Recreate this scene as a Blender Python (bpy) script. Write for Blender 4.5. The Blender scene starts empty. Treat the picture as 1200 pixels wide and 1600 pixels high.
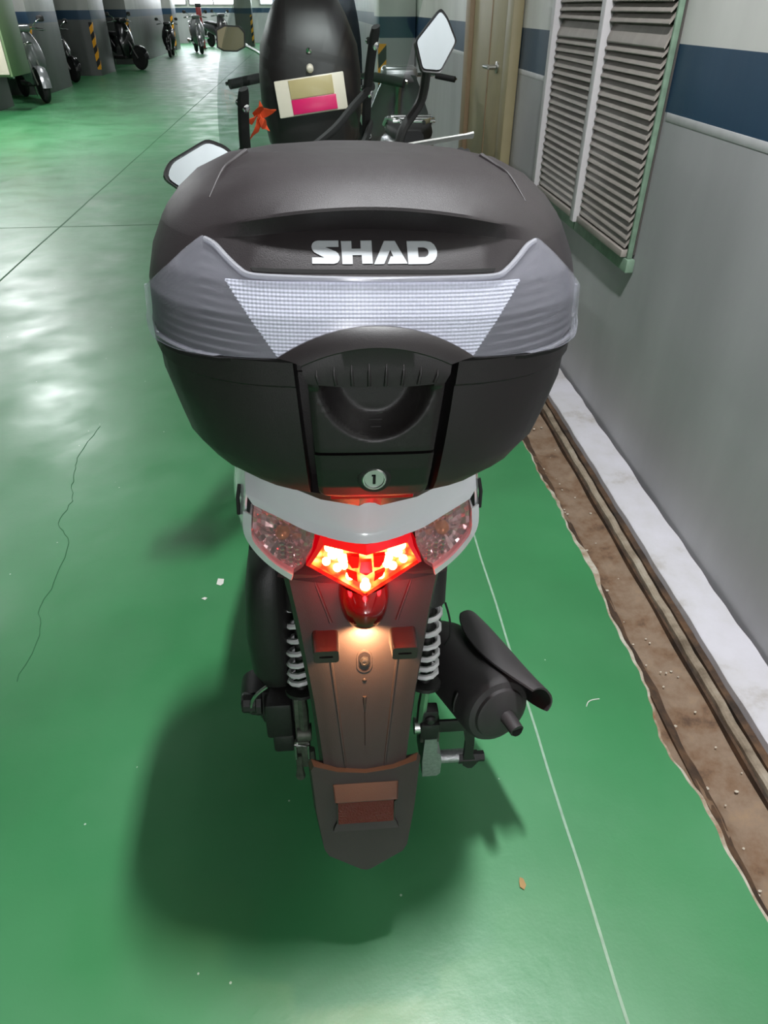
import bpy, bmesh, math, random
from mathutils import Vector, Matrix
from mathutils.geometry import tessellate_polygon

random.seed(7)
SC = bpy.context.scene
COL = SC.collection
PI = math.pi

# ------------------------------------------------------------------ camera, world, light, exposure
PITCH, YAW, CAMH, FPX = math.radians(36.5), math.radians(5.2), 1.30, 1070.0
cam_data = bpy.data.cameras.new('camera')
cam = bpy.data.objects.new('camera', cam_data)
COL.objects.link(cam)
cam_data.sensor_fit = 'VERTICAL'
cam_data.sensor_height = 24.0
cam_data.lens = FPX / 1600.0 * 24.0
cam_data.clip_start = 0.02
cam.location = (0, 0, CAMH)
cam.rotation_euler = (PI / 2 - PITCH, 0, -YAW)
SC.camera = cam

world = bpy.data.worlds.new('world')
SC.world = world
world.use_nodes = True
world.node_tree.nodes['Background'].inputs[0].default_value = (0.55, 0.6, 0.62, 1)
world.node_tree.nodes['Background'].inputs[1].default_value = 0.02

SC.view_settings.view_transform = 'Standard'
SC.view_settings.look = 'None'
SC.view_settings.exposure = 0.0
SC.view_settings.gamma = 1.0
SC.view_settings.use_curve_mapping = False

CEIL = 3.2
LAMP_WATT = 95.0
# (x, y, share of LAMP_WATT): the strip over the scooter is the bright one, many others are dimmed or old
LAMPS = [(0.31, -3.0, .10), (0.31, 0.72, 1.0), (0.31, 4.9, .15), (0.31, 9.0, .10), (0.31, 13.0, .10), (0.31, 17.0, .10), (0.31, 21.0, .15),
         (0.31, 27.0, .4), (0.31, 33.0, 1.2), (-4.1, -3.0, .03), (-4.1, 1.4, .06), (-4.1, 5.8, .5), (-4.1, 9.8, 2.2), (-4.1, 14.2, .35),
         (-4.1, 18.6, .15), (-4.1, 23.0, .15), (-4.1, 28.5, .6), (-4.1, 33.0, 1.2)]


# ------------------------------------------------------------------ material helpers
def lin(c):
    return tuple((v / 255 / 12.92) if v / 255 <= 0.04045 else ((v / 255 + 0.055) / 1.055) ** 2.4 for v in c) + (1,)


def N(nt, kind, **kw):
    n = nt.nodes.new(kind)
    for k, v in kw.items():
        setattr(n, k, v)
    return n


def mat(name, rgb, rough=0.5, metal=0.0, var=0.0, vscale=20, bump=0.0, bscale=300, emit=None, estr=0, coat=0.0,
        spec=0.5, rvar=0.0):
    m = bpy.data.materials.new(name)
    m.use_nodes = True
    nt = m.node_tree
    b = nt.nodes['Principled BSDF']
    b.inputs['Base Color'].default_value = lin(rgb)
    b.inputs['Roughness'].default_value = rough
    b.inputs['Metallic'].default_value = metal
    b.inputs['Specular IOR Level'].default_value = spec
    b.inputs['Coat Weight'].default_value = coat
    tc = N(nt, 'ShaderNodeTexCoord')
    if var > 0 or rvar > 0:
        no = N(nt, 'ShaderNodeTexNoise')
        no.inputs['Scale'].default_value = vscale
        no.inputs['Detail'].default_value = 5
        nt.links.new(tc.outputs['Object'], no.inputs['Vector'])
        if var > 0:
            hs = N(nt, 'ShaderNodeHueSaturation')
            hs.inputs['Color'].default_value = lin(rgb)
            mr = N(nt, 'ShaderNodeMapRange')
            mr.inputs['From Min'].default_value = 0.3
            mr.inputs['From Max'].default_value = 0.7
            mr.inputs['To Min'].default_value = 1 - var
            mr.inputs['To Max'].default_value = 1 + var
            nt.links.new(no.outputs['Fac'], mr.inputs['Value'])
            nt.links.new(mr.outputs['Result'], hs.inputs['Value'])
            nt.links.new(hs.outputs['Color'], b.inputs['Base Color'])
        if rvar > 0:
            mr = N(nt, 'ShaderNodeMapRange')
            mr.inputs['From Min'].default_value = 0.3
            mr.inputs['From Max'].default_value = 0.7
            mr.inputs['To Min'].default_value = max(0.02, rough - rvar)
            mr.inputs['To Max'].default_value = rough + rvar
            nt.links.new(no.outputs['Fac'], mr.inputs['Value'])
            nt.links.new(mr.outputs['Result'], b.inputs['Roughness'])
    if bump > 0:
        no = N(nt, 'ShaderNodeTexNoise')
        no.inputs['Scale'].default_value = bscale
        no.inputs['Detail'].default_value = 3
        nt.links.new(tc.outputs['Object'], no.inputs['Vector'])
        bp = N(nt, 'ShaderNodeBump')
        bp.inputs['Strength'].default_value = bump
        bp.inputs['Distance'].default_value = 0.002
        nt.links.new(no.outputs['Fac'], bp.inputs['Height'])
        nt.links.new(bp.outputs['Normal'], b.inputs['Normal'])
    if emit is not None:
        b.inputs['Emission Color'].default_value = lin(emit)
        b.inputs['Emission Strength'].default_value = estr
    return m


def clear_mat(name, rgb, fac, rough=0.12, tint=(255, 255, 255), thin=False):
    """clear plastic: fac of glossy/whitish surface over a see-through tint"""
    m = bpy.data.materials.new(name)
    m.use_nodes = True
    nt = m.node_tree
    b = nt.nodes['Principled BSDF']
    b.inputs['Base Color'].default_value = lin(rgb)
    b.inputs['Roughness'].default_value = rough
    out = nt.nodes['Material Output']
    tr = N(nt, 'ShaderNodeBsdfTransparent')
    tr.inputs['Color'].default_value = lin(tint)
    mx = N(nt, 'ShaderNodeMixShader')
    lw = N(nt, 'ShaderNodeLayerWeight')
    lw.inputs['Blend'].default_value = 0.5
    po = N(nt, 'ShaderNodeMath', operation='POWER')
    po.inputs[1].default_value = 4.0
    nt.links.new(lw.outputs['Facing'], po.inputs[0])
    fr = N(nt, 'ShaderNodeMath', operation='MULTIPLY_ADD')
    fr.inputs[1].default_value = 0.45
    fr.inputs[2].default_value = 0.04
    nt.links.new(po.outputs[0], fr.inputs[0])
    ma = N(nt, 'ShaderNodeMath', operation='MAXIMUM')
    ma.inputs[1].default_value = fac
    nt.links.new(fr.outputs[0], ma.inputs[0])
    nt.links.new(ma.outputs[0], mx.inputs[0])
    nt.links.new(tr.outputs[0], mx.inputs[1])
    if thin:
        gl = N(nt, 'ShaderNodeBsdfGlossy')
        gl.inputs['Roughness'].default_value = rough
        gl.inputs['Color'].default_value = lin((190, 195, 195))
        nt.links.new(gl.outputs[0], mx.inputs[2])
    else:
        nt.links.new(b.outputs[0], mx.inputs[2])
    nt.links.new(mx.outputs[0], out.inputs['Surface'])
    return m


def ramp(nt, stops, interp='LINEAR'):
    r = N(nt, 'ShaderNodeValToRGB')
    cr = r.color_ramp
    cr.interpolation = interp
    while len(cr.elements) > 1:
        cr.elements.remove(cr.elements[-1])
    cr.elements[0].position = stops[0][0]
    cr.elements[0].color = stops[0][1]
    for p, c in stops[1:]:
        e = cr.elements.new(p)
        e.color = c
    return r


def banded_wall(name, lower, white=(214, 212, 208), band=(36, 66, 92)):
    """painted concrete: grey up to 1.05 m, a blue band to 1.213 m, white above (paint, not light)"""
    m = bpy.data.materials.new(name)
    m.use_nodes = True
    nt = m.node_tree
    b = nt.nodes['Principled BSDF']
    ge = N(nt, 'ShaderNodeNewGeometry')
    sp = N(nt, 'ShaderNodeSeparateXYZ')
    nt.links.new(ge.outputs['Position'], sp.inputs[0])
    prev = lin(lower)
    for z, c in ((1.0465, band), (1.213, white)):
        gt = N(nt, 'ShaderNodeMath', operation='GREATER_THAN')
        gt.inputs[1].default_value = z
        nt.links.new(sp.outputs['Z'], gt.inputs[0])
        r = N(nt, 'ShaderNodeMix', data_type='RGBA')
        nt.links.new(gt.outputs[0], r.inputs['Factor'])
        if isinstance(prev, tuple):
            r.inputs['A'].default_value = prev
        else:
            nt.links.new(prev, r.inputs['A'])
        r.inputs['B'].default_value = lin(c)
        prev = r.outputs['Result']
    no = N(nt, 'ShaderNodeTexNoise')
    no.inputs['Scale'].default_value = 3.0
    no.inputs['Detail'].default_value = 7
    mp = N(nt, 'ShaderNodeMapping')
    mp.inputs['Scale'].default_value = (1, 1, 0.35)
    nt.links.new(ge.outputs['Position'], mp.inputs[0])
    nt.links.new(mp.outputs[0], no.inputs['Vector'])
    mr = N(nt, 'ShaderNodeMapRange')
    mr.inputs['From Min'].default_value = 0.3
    mr.inputs['From Max'].default_value = 0.7
    mr.inputs['To Min'].default_value = 0.84
    mr.inputs['To Max'].default_value = 1.1
    nt.links.new(no.outputs['Fac'], mr.inputs['Value'])
    hs = N(nt, 'ShaderNodeHueSaturation')
    nt.links.new(prev, hs.inputs['Color'])
    nt.links.new(mr.outputs[0], hs.inputs['Value'])
    nt.links.new(hs.outputs[0], b.inputs['Base Color'])
    b.inputs['Roughness'].default_value = 0.42
    bp = N(nt, 'ShaderNodeBump')
    bp.inputs['Strength'].default_value = 0.25
    bp.inputs['Distance'].default_value = 0.02
    nt.links.new(no.outputs['Fac'], bp.inputs['Height'])
    nt.links.new(bp.outputs[0], b.inputs['Normal'])
    return m


def floor_mat():
    m = bpy.data.materials.new('green epoxy')
    m.use_nodes = True
    nt = m.node_tree
    b = nt.nodes['Principled BSDF']
    ge = N(nt, 'ShaderNodeNewGeometry')
    n1 = N(nt, 'ShaderNodeTexNoise')
    n1.inputs['Scale'].default_value = 1.3
    n1.inputs['Detail'].default_value = 6
    nt.links.new(ge.outputs['Position'], n1.inputs['Vector'])
    r = ramp(nt, [(0.3, lin((46, 114, 66))), (0.5, lin((55, 128, 77))), (0.72, lin((68, 138, 90)))])
    nt.links.new(n1.outputs['Fac'], r.inputs[0])
    # pale specks and chips of the paint
    vo = N(nt, 'ShaderNodeTexVoronoi')
    vo.inputs['Scale'].default_value = 16.0
    nt.links.new(ge.outputs['Position'], vo.inputs['Vector'])
    lt = N(nt, 'ShaderNodeMath', operation='LESS_THAN')
    lt.inputs[1].default_value = 0.036
    nt.links.new(vo.outputs['Distance'], lt.inputs[0])
    n3 = N(nt, 'ShaderNodeTexNoise')
    n3.inputs['Scale'].default_value = 5.0
    nt.links.new(ge.outputs['Position'], n3.inputs['Vector'])
    gt = N(nt, 'ShaderNodeMath', operation='GREATER_THAN')
    gt.inputs[1].default_value = 0.50
    nt.links.new(n3.outputs['Fac'], gt.inputs[0])
    mu = N(nt, 'ShaderNodeMath', operation='MULTIPLY')
    nt.links.new(lt.outputs[0], mu.inputs[0])
    nt.links.new(gt.outputs[0], mu.inputs[1])
    mx = N(nt, 'ShaderNodeMix', data_type='RGBA')
    nt.links.new(mu.outputs[0], mx.inputs['Factor'])
    nt.links.new(r.outputs[0], mx.inputs['A'])
    mx.inputs['B'].default_value = lin((176, 196, 178))
    nt.links.new(mx.outputs['Result'], b.inputs['Base Color'])
    # uneven gloss and the slow waves of a hand-laid coat
    n2 = N(nt, 'ShaderNodeTexNoise')
    n2.inputs['Scale'].default_value = 4.0
    n2.inputs['Detail'].default_value = 4
    nt.links.new(ge.outputs['Position'], n2.inputs['Vector'])
    mr = N(nt, 'ShaderNodeMapRange')
    mr.inputs['From Min'].default_value = 0.3
    mr.inputs['From Max'].default_value = 0.7
    mr.inputs['To Min'].default_value = 0.32
    mr.inputs['To Max'].default_value = 0.48
    nt.links.new(n2.outputs['Fac'], mr.inputs['Value'])
    nt.links.new(mr.outputs[0], b.inputs['Roughness'])
    b.inputs['Specular IOR Level'].default_value = 0.75
    bp = N(nt, 'ShaderNodeBump')
    bp.inputs['Strength'].default_value = 0.28
    bp.inputs['Distance'].default_value = 0.010
    nt.links.new(n2.outputs['Fac'], bp.inputs['Height'])
    n4 = N(nt, 'ShaderNodeTexNoise')
    n4.inputs['Scale'].default_value = 160
    nt.links.new(ge.outputs['Position'], n4.inputs['Vector'])
    b2 = N(nt, 'ShaderNodeBump')
    b2.inputs['Strength'].default_value = 0.06
    b2.inputs['Distance'].default_value = 0.002
    nt.links.new(n4.outputs['Fac'], b2.inputs['Height'])
    nt.links.new(bp.outputs[0], b2.inputs['Normal'])
    nt.links.new(b2.outputs[0], b.inputs['Normal'])
    return m


def rust_mat(name, cols, scale=14):
    m = bpy.data.materials.new(name)
    m.use_nodes = True
    nt = m.node_tree
    b = nt.nodes['Principled BSDF']
    ge = N(nt, 'ShaderNodeNewGeometry')
    no = N(nt, 'ShaderNodeTexNoise')
    no.inputs['Scale'].default_value = scale
    no.inputs['Detail'].default_value = 9
    no.inputs['Roughness'].default_value = 0.65
    nt.links.new(ge.outputs['Position'], no.inputs['Vector'])
    k = len(cols)
    r = ramp(nt, [(0.3 + 0.4 * i / (k - 1), lin(c)) for i, c in enumerate(cols)])
    nt.links.new(no.outputs['Fac'], r.inputs[0])
    nt.links.new(r.outputs[0], b.inputs['Base Color'])
    b.inputs['Roughness'].default_value = 0.8
    bp = N(nt, 'ShaderNodeBump')
    bp.inputs['Strength'].default_value = 0.5
    bp.inputs['Distance'].default_value = 0.006
    nt.links.new(no.outputs['Fac'], bp.inputs['Height'])
    nt.links.new(bp.outputs[0], b.inputs['Normal'])
    return m


def stripe_mat():
    m = bpy.data.materials.new('hazard stripes')
    m.use_nodes = True
    nt = m.node_tree
    b = nt.nodes['Principled BSDF']
    ge = N(nt, 'ShaderNodeNewGeometry')
    sp = N(nt, 'ShaderNodeSeparateXYZ')
    nt.links.new(ge.outputs['Position'], sp.inputs[0])
    a = N(nt, 'ShaderNodeMath', operation='ADD')
    nt.links.new(sp.outputs['X'], a.inputs[0])
    nt.links.new(sp.outputs['Y'], a.inputs[1])
    s = N(nt, 'ShaderNodeMath', operation='SUBTRACT')
    nt.links.new(sp.outputs['Z'], s.inputs[0])
    nt.links.new(a.outputs[0], s.inputs[1])
    mu = N(nt, 'ShaderNodeMath', operation='MULTIPLY')
    mu.inputs[1].default_value = 4.0
    nt.links.new(s.outputs[0], mu.inputs[0])
    fr = N(nt, 'ShaderNodeMath', operation='FRACT')
    nt.links.new(mu.outputs[0], fr.inputs[0])
    r = ramp(nt, [(0, lin((244, 168, 10))), (0.52, lin((22, 21, 20)))], 'CONSTANT')
    nt.links.new(fr.outputs[0], r.inputs[0])
    nt.links.new(r.outputs[0], b.inputs['Base Color'])
    b.inputs['Roughness'].default_value = 0.5
    return m


def prism_mat():
    """micro-prism reflector: a fine grid of pyramids"""
    m = bpy.data.materials.new('prismatic reflector')
    m.use_nodes = True
    nt = m.node_tree
    b = nt.nodes['Principled BSDF']
    tc = N(nt, 'ShaderNodeTexCoord')
    sp = N(nt, 'ShaderNodeSeparateXYZ')
    nt.links.new(tc.outputs['Object'], sp.inputs[0])
    hs = []
    for ax in ('X', 'Z'):
        mu = N(nt, 'ShaderNodeMath', operation='MULTIPLY')
        mu.inputs[1].default_value = 2 * PI / (0.0034 if ax == 'X' else 0.0030)
        nt.links.new(sp.outputs[ax], mu.inputs[0])
        si = N(nt, 'ShaderNodeMath', operation='SINE')
        nt.links.new(mu.outputs[0], si.inputs[0])
        hs.append(si)
    pr = N(nt, 'ShaderNodeMath', operation='ADD')
    nt.links.new(hs[0].outputs[0], pr.inputs[0])
    nt.links.new(hs[1].outputs[0], pr.inputs[1])
    bp = N(nt, 'ShaderNodeBump')
    bp.inputs['Strength'].default_value = 0.45
    bp.inputs['Distance'].default_value = 0.0006
    nt.links.new(pr.outputs[0], bp.inputs['Height'])
    nt.links.new(bp.outputs[0], b.inputs['Normal'])
    b.inputs['Base Color'].default_value = lin((236, 238, 240))
    b.inputs['Metallic'].default_value = 0.0
    b.inputs['Roughness'].default_value = 0.5
    return m


def glow_mat():
    """the lit tail lamp: deep red plastic with hot amber spots where its LEDs sit behind the facets"""
    m = bpy.data.materials.new('lit tail lamp')
    m.use_nodes = True
    nt = m.node_tree
    b = nt.nodes['Principled BSDF']
    tc = N(nt, 'ShaderNodeTexCoord')
    vo = N(nt, 'ShaderNodeTexVoronoi')
    vo.inputs['Scale'].default_value = 62
    vo.feature = 'F1'
    nt.links.new(tc.outputs['Object'], vo.inputs['Vector'])
    no = N(nt, 'ShaderNodeTexNoise')
    no.inputs['Scale'].default_value = 55
    nt.links.new(tc.outputs['Object'], no.inputs['Vector'])
    ad = N(nt, 'ShaderNodeMath', operation='MULTIPLY_ADD')
    ad.inputs[1].default_value = 0.6
    nt.links.new(no.outputs['Fac'], ad.inputs[0])
    nt.links.new(vo.outputs['Distance'], ad.inputs[2])
    r = ramp(nt, [(0.48, (1.0, 0.68, 0.2, 1)), (0.64, (1.0, 0.42, 0.07, 1)), (0.80, (0.95, 0.20, 0.025, 1)),
                  (1.0, (0.75, 0.04, 0.01, 1))])
    nt.links.new(ad.outputs[0], r.inputs[0])
    nt.links.new(r.outputs[0], b.inputs['Emission Color'])
    b.inputs['Emission Strength'].default_value = 2.3
    b.inputs['Base Color'].default_value = lin((150, 10, 10))
    b.inputs['Roughness'].default_value = 0.15
    return m


M = {}
M['floor'] = floor_mat()
M['slab'] = rust_mat('bare concrete', [(122, 82, 52), (150, 132, 112), (178, 170, 156), (190, 184, 170)], 15)
M['wall'] = banded_wall('painted wall', (170, 169, 171))
M['wall_dark'] = banded_wall('painted bay wall', (96, 96, 96), (170, 170, 166))
M['white_paint'] = mat('white trim paint', (206, 204, 206), 0.5, var=0.08)
M['ceiling'] = mat('ceiling paint', (112, 112, 110), 0.8)
M['curb'] = rust_mat('whitewashed curb', [(166, 158, 152), (196, 193, 196), (202, 199, 205), (206, 203, 210)], 5)
M['gutter'] = rust_mat('rusty gutter', [(70, 50, 38), (118, 92, 70), (132, 112, 94), (146, 122, 96)], 11)
M['gutter_dark'] = rust_mat('damp and shaded gutter edge', [(36, 28, 22), (70, 52, 38), (104, 76, 52)], 16)  # also colours the shadow line painted beside the ledge
M['ledge'] = rust_mat('pale mortar ledge', [(94, 80, 64), (144, 130, 112), (166, 156, 140)], 12)
M['stone'] = mat('grit', (186, 176, 160), 0.8, var=0.2)
M['joint'] = mat('joint filler', (140, 168, 146), 0.7, var=0.12, vscale=60)
M['crack'] = mat('crack', (48, 100, 64), 0.8)
M['paper'] = mat('paper', (216, 214, 206), 0.7)
M['leaf'] = mat('dry leaf', (166, 134, 88), 0.8)
M['stripes'] = stripe_mat()
M['vent_slat'] = mat('vent slat paint', (150, 142, 135), 0.5, var=0.1, vscale=9)
M['vent_back'] = mat('vent backing', (74, 70, 66), 0.9)
M['vent_white'] = mat('vent stile paint', (205, 200, 202), 0.45)
M['vent_green'] = mat('vent green edge', (116, 140, 120), 0.6, var=0.2, vscale=25)
M['void'] = mat('dark void', (18, 17, 16), 0.9)
M['door'] = mat('door beige', (158, 146, 112), 0.45, var=0.07, vscale=7)
M['door_frame'] = mat('door frame brown', (146, 122, 92), 0.5, var=0.06)
M['steel'] = mat('brushed steel', (190, 190, 188), 0.3, 1.0)
M['chrome'] = mat('chrome', (225, 225, 226), 0.1, 1.0)
M['cast'] = mat('cast aluminium', (176, 176, 178), 0.45, 0.8, var=0.15, vscale=160, bump=0.4, bscale=500)
M['cast_dark'] = mat('dirty cast aluminium', (96, 98, 90), 0.55, 0.6, var=0.3, vscale=90)
M['case'] = mat('black case plastic', (39, 33, 35), 0.48, bump=0.22, bscale=1400, rvar=0.05, spec=0.5)
M['case_dark'] = mat('black glossy plastic', (30, 25, 26), 0.4, bump=0.1, bscale=1200)
M['fender'] = mat('fender plastic', (54, 46, 45), 0.5, bump=0.15, bscale=900, var=0.06)
M['logo'] = mat('silver print', (178, 182, 186), 0.5)
M['lens'] = clear_mat('clear lens', (206, 206, 216), 0.13, 0.14, (244, 244, 248))
M['bead'] = clear_mat('clear bead', (214, 214, 220), 0.30, 0.1, (235, 235, 238))
M['lens_clear'] = clear_mat('clear lamp lens', (226, 220, 222), 0.07, 0.05, (246, 238, 238))
M['prism'] = prism_mat()
M['white'] = mat('white bodywork', (226, 227, 232), 0.16, coat=0.6)
M['red_lens'] = mat('red lens', (170, 8, 16), 0.12, emit=(200, 0, 16), estr=1.0, coat=0.5)
M['red_dark'] = mat('dark red lens', (58, 4, 6), 0.14, coat=0.5)
M['red_glow'] = mat('red glow strip', (190, 10, 14), 0.25)  # tail lamp's red reflection painted into the base lip
M['red_mark'] = mat('dark red reflector', (96, 8, 10), 0.25, bump=0.5, bscale=420)
M['glow'] = glow_mat()
M['led'] = mat('led', (255, 220, 140), 0.3, emit=(255, 206, 120), estr=14)
M['led_red'] = mat('red led window', (160, 0, 0), 0.2, emit=(200, 4, 12), estr=0.6)
M['lamp_warm'] = mat('number plate lamp', (255, 190, 120), 0.3, emit=(255, 148, 72), estr=6)
M['bowl'] = mat('silvered bowl', (236, 220, 222), 0.14, 0.8, var=0.2, vscale=130)
M['amber'] = mat('amber bulb', (208, 150, 100), 0.2, 0.4)
M['rubber'] = mat('rubber', (24, 24, 24), 0.75)
M['spring'] = mat('white spring enamel', (218, 216, 218), 0.3)
M['engine'] = mat('black engine paint', (34, 32, 32), 0.5, bump=0.2, bscale=700)
M['muffler'] = mat('black muffler paint', (52, 49, 50), 0.55, bump=0.15, bscale=800)
M['seat'] = mat('black seat vinyl', (30, 30, 31), 0.6, bump=0.3, bscale=900)
M['mirror'] = mat('mirror glass', (214, 222, 230), 0.03, 1.0)
M['shield'] = clear_mat('windshield acrylic', (120, 124, 122), 0.02, 0.02, (240, 244, 242), True)
M['tan'] = mat('tan panel', (196, 176, 128), 0.4)
M['pale'] = mat('pale panel', (236, 222, 206), 0.35)
M['pink'] = mat('pink strip', (226, 22, 104), 0.35)
M['orange'] = mat('orange ribbon', (214, 74, 28), 0.6)
M['grey_body'] = mat('dark grey bodywork', (58, 58, 60), 0.3, coat=0.3)
M['silver_body'] = mat('silver bodywork', (150, 152, 154), 0.25, 0.6)
M['black_body'] = mat('black bodywork', (20, 20, 22), 0.2, coat=0.4)
M['brown_glass'] = mat('dull mirror glass', (150, 140, 112), 0.2, 0.3)
M['cabinet'] = mat('cream cabinet', (216, 204, 188), 0.5)
M['cabinet_reflection'] = mat('cabinet side green reflection', (116, 136, 100), 0.5)  # green reflection and shade put into the side's colour
M['red_post'] = mat('red enamel', (140, 28, 30), 0.4)
M['daylight'] = mat('bright window', (240, 244, 248), 0.5, emit=(240, 246, 255), estr=10.0)
M['tube'] = mat('fluorescent tube', (250, 250, 250), 0.5, emit=(250, 252, 255), estr=30.0)
M['tube_dim'] = mat('dim fluorescent tube', (235, 235, 232), 0.5, emit=(250, 252, 255), estr=1.0)
M['lamp_body'] = mat('lamp housing', (220, 220, 218), 0.5)

# ------------------------------------------------------------------ object helpers
ORG = {}


def put(name, bm, m, parent=None, angle=38, kind=None):
    """link a bmesh (in building coordinates) as one object under its parent"""
    bmesh.ops.remove_doubles(bm, verts=bm.verts, dist=1e-6)
    bmesh.ops.recalc_face_normals(bm, faces=bm.faces)
    lo = Vector((1e9,) * 3)
    hi = Vector((-1e9,) * 3)
    for v in bm.verts:
        for i in range(3):
            lo[i] = min(lo[i], v.co[i])
            hi[i] = max(hi[i], v.co[i])
    c = (lo + hi) / 2
    for v in bm.verts:
        v.co -= c
    for f in bm.faces:
        f.smooth = True
    me = bpy.data.meshes.new(name)
    bm.to_mesh(me)
    bm.free()
    me.materials.append(m)
    me.set_sharp_from_angle(angle=math.radians(angle))
    o = bpy.data.objects.new(name, me)
    COL.objects.link(o)
    ORG[o.name] = c
    if parent is None:
        o.location = c
    else:
        o.parent = parent
        o.location = c - ORG[parent.name]
    if kind:
        o['kind'] = kind
    return o


def thing(name, label, cat, org, loc=None, rot=(0, 0, 0), group=None):
    o = bpy.data.objects.new(name, None)
    o.empty_display_size = 0.05
    COL.objects.link(o)
    ORG[o.name] = Vector(org)
    o.location = org if loc is None else loc
    o.rotation_euler = rot
    o['label'] = label
    o['category'] = cat
    if group:
        o['group'] = group
    return o


def tag(o, label, cat, group=None):
    o['label'] = label
    o['category'] = cat
    if group:
        o['group'] = group
    return o


def copy_tree(o, parent=None):
    c = o.copy()
    COL.objects.link(c)
    ORG[c.name] = ORG[o.name]
    if parent is not None:
        c.parent = parent
    for ch in list(o.children):
        copy_tree(ch, c)
    return c


def NB():
    return bmesh.new()


def add_box(bm, c, s, bev=0.0, seg=2, mtx=None):
    r = bmesh.ops.create_cube(bm, size=1.0)
    vs = r['verts']
    for v in vs:
        v.co = Vector((v.co.x * s[0], v.co.y * s[1], v.co.z * s[2]))
    if bev > 0:
        es = list({e for v in vs for e in v.link_edges})
        rb = bmesh.ops.bevel(bm, geom=es, offset=bev, segments=seg, affect='EDGES', profile=0.5)
        vs = list({v for f in rb['faces'] for v in f.verts} | {v for v in vs if v.is_valid})
    T = Matrix.Translation(Vector(c)) @ (mtx if mtx else Matrix())
    for v in vs:
        v.co = T @ v.co
    return vs


def box2(bm, lo, hi, bev=0.0, seg=2):
    add_box(bm, [(a + b) / 2 for a, b in zip(lo, hi)], [b - a for a, b in zip(lo, hi)], bev, seg)


def grid(bm, rows, closed=False, cap0=False, cap1=False):
    """rows of points to quads; closed wraps each row"""
    V = [[bm.verts.new(p) for p in r] for r in rows]
    n = len(rows[0])
    for i in range(len(rows) - 1):
        for j in range(n if closed else n - 1):
            k = (j + 1) % n
            q = [V[i][j], V[i][k], V[i + 1][k], V[i + 1][j]]
            try:
                bm.faces.new(q)
            except ValueError:
                pass
    if cap0:
        bm.faces.new(V[0])
    if cap1:
        bm.faces.new(V[-1])
    return V


def shell(bm, rows_out, rows_in, closed=False):
    """two grids joined along their rims: a plate with thickness"""
    A = grid(bm, rows_out, closed)
    B = grid(bm, rows_in, closed)
    n = len(rows_out[0])
    for r in (0, len(A) - 1):
        for j in range(n if closed else n - 1):
            k = (j + 1) % n
            bm.faces.new([A[r][j], A[r][k], B[r][k], B[r][j]])
    if not closed:
        for i in range(len(A) - 1):
            for j in (0, n - 1):
                bm.faces.new([A[i][j], A[i + 1][j], B[i + 1][j], B[i][j]])


def frames(pts):
    out = []
    up = None
    for i, p in enumerate(pts):
        t = (pts[min(i + 1, len(pts) - 1)] - pts[max(i - 1, 0)]).normalized()
        if up is None:
            up = Vector((0, 0, 1)) if abs(t.z) < 0.9 else Vector((1, 0, 0))
        n = (up - t * up.dot(t)).normalized()
        up = n
        out.append((p, n, t.cross(n)))
    return out


def tube(bm, pts, r, n=8, squash=1.0):
    pts = [Vector(p) for p in pts]
    rr = r if isinstance(r, (list, tuple)) else [r] * len(pts)
    rows = []
    for (p, a, b), q in zip(frames(pts), rr):
        rows.append([p + a * math.cos(2 * PI * k / n) * q + b * math.sin(2 * PI * k / n) * q * squash for k in range(n)])
    grid(bm, rows, True, True, True)


def curve(pts, n=6):
    """Catmull-Rom through points"""
    P = [Vector(p) for p in pts]
    out = []
    for i in range(len(P) - 1):
        p0, p1, p2, p3 = P[max(i - 1, 0)], P[i], P[i + 1], P[min(i + 2, len(P) - 1)]
        for k in range(n):
            t = k / n
            out.append(0.5 * ((2 * p1) + (p2 - p0) * t + (2 * p0 - 5 * p1 + 4 * p2 - p3) * t * t
                              + (3 * p1 - p0 - 3 * p2 + p3) * t ** 3))
    out.append(P[-1])
    return out


def lathe(bm, prof, origin, axis, n=20):
    """prof: (radius, along) pairs turned about axis at origin"""
    a = Vector(axis).normalized()
    u = a.orthogonal().normalized()
    w = a.cross(u)
    o = Vector(origin)
    rows = [[o + a * h + (u * math.cos(2 * PI * k / n) + w * math.sin(2 * PI * k / n)) * max(r, 1e-5) for k in range(n)]
            for r, h in prof]
    grid(bm, rows, True, True, True)


def poly_solid(bm, loops, front, back):
    """triangulated plate between two maps of 2-D loops (first loop outer, others holes)"""
    tris = tessellate_polygon([[Vector((x, y, 0)) for x, y in l] for l in loops])
    flat = [p for l in loops for p in l]
    F = [bm.verts.new(front(*p)) for p in flat]
    B = [bm.verts.new(back(*p)) for p in flat]
    for t in tris:
        try:
            bm.faces.new([F[i] for i in t])
            bm.faces.new([B[i] for i in reversed(t)])
        except ValueError:
            pass
    s = 0
    for l in loops:
        n = len(l)
        for i in range(n):
            j = (i + 1) % n
            bm.faces.new([F[s + i], F[s + j], B[s + j], B[s + i]])
        s += n


def lerp(a, b, t):
    return a + (b - a) * t


def pw(x, pts):
    """piecewise linear table"""
    if x <= pts[0][0]:
        return pts[0][1]
    for (a, b), (c, d) in zip(pts, pts[1:]):
        if x <= c:
            return b + (d - b) * (x - a) / (c - a)
    return pts[-1][1]


# ================================================================== SETTING
YB, YE = -5.0, 36.0


def ragged(y):
    return 0.716 + 0.005 * math.sin(y * 5.1) + 0.0035 * math.sin(y * 23.7 + 3 * math.sin(y * 2.3)) + 0.002 * math.sin(y * 87.3 + 5 * math.sin(y * 7)) + \
        -(0.020 * math.exp(-((y - 0.83) / 0.10) ** 2))


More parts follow.
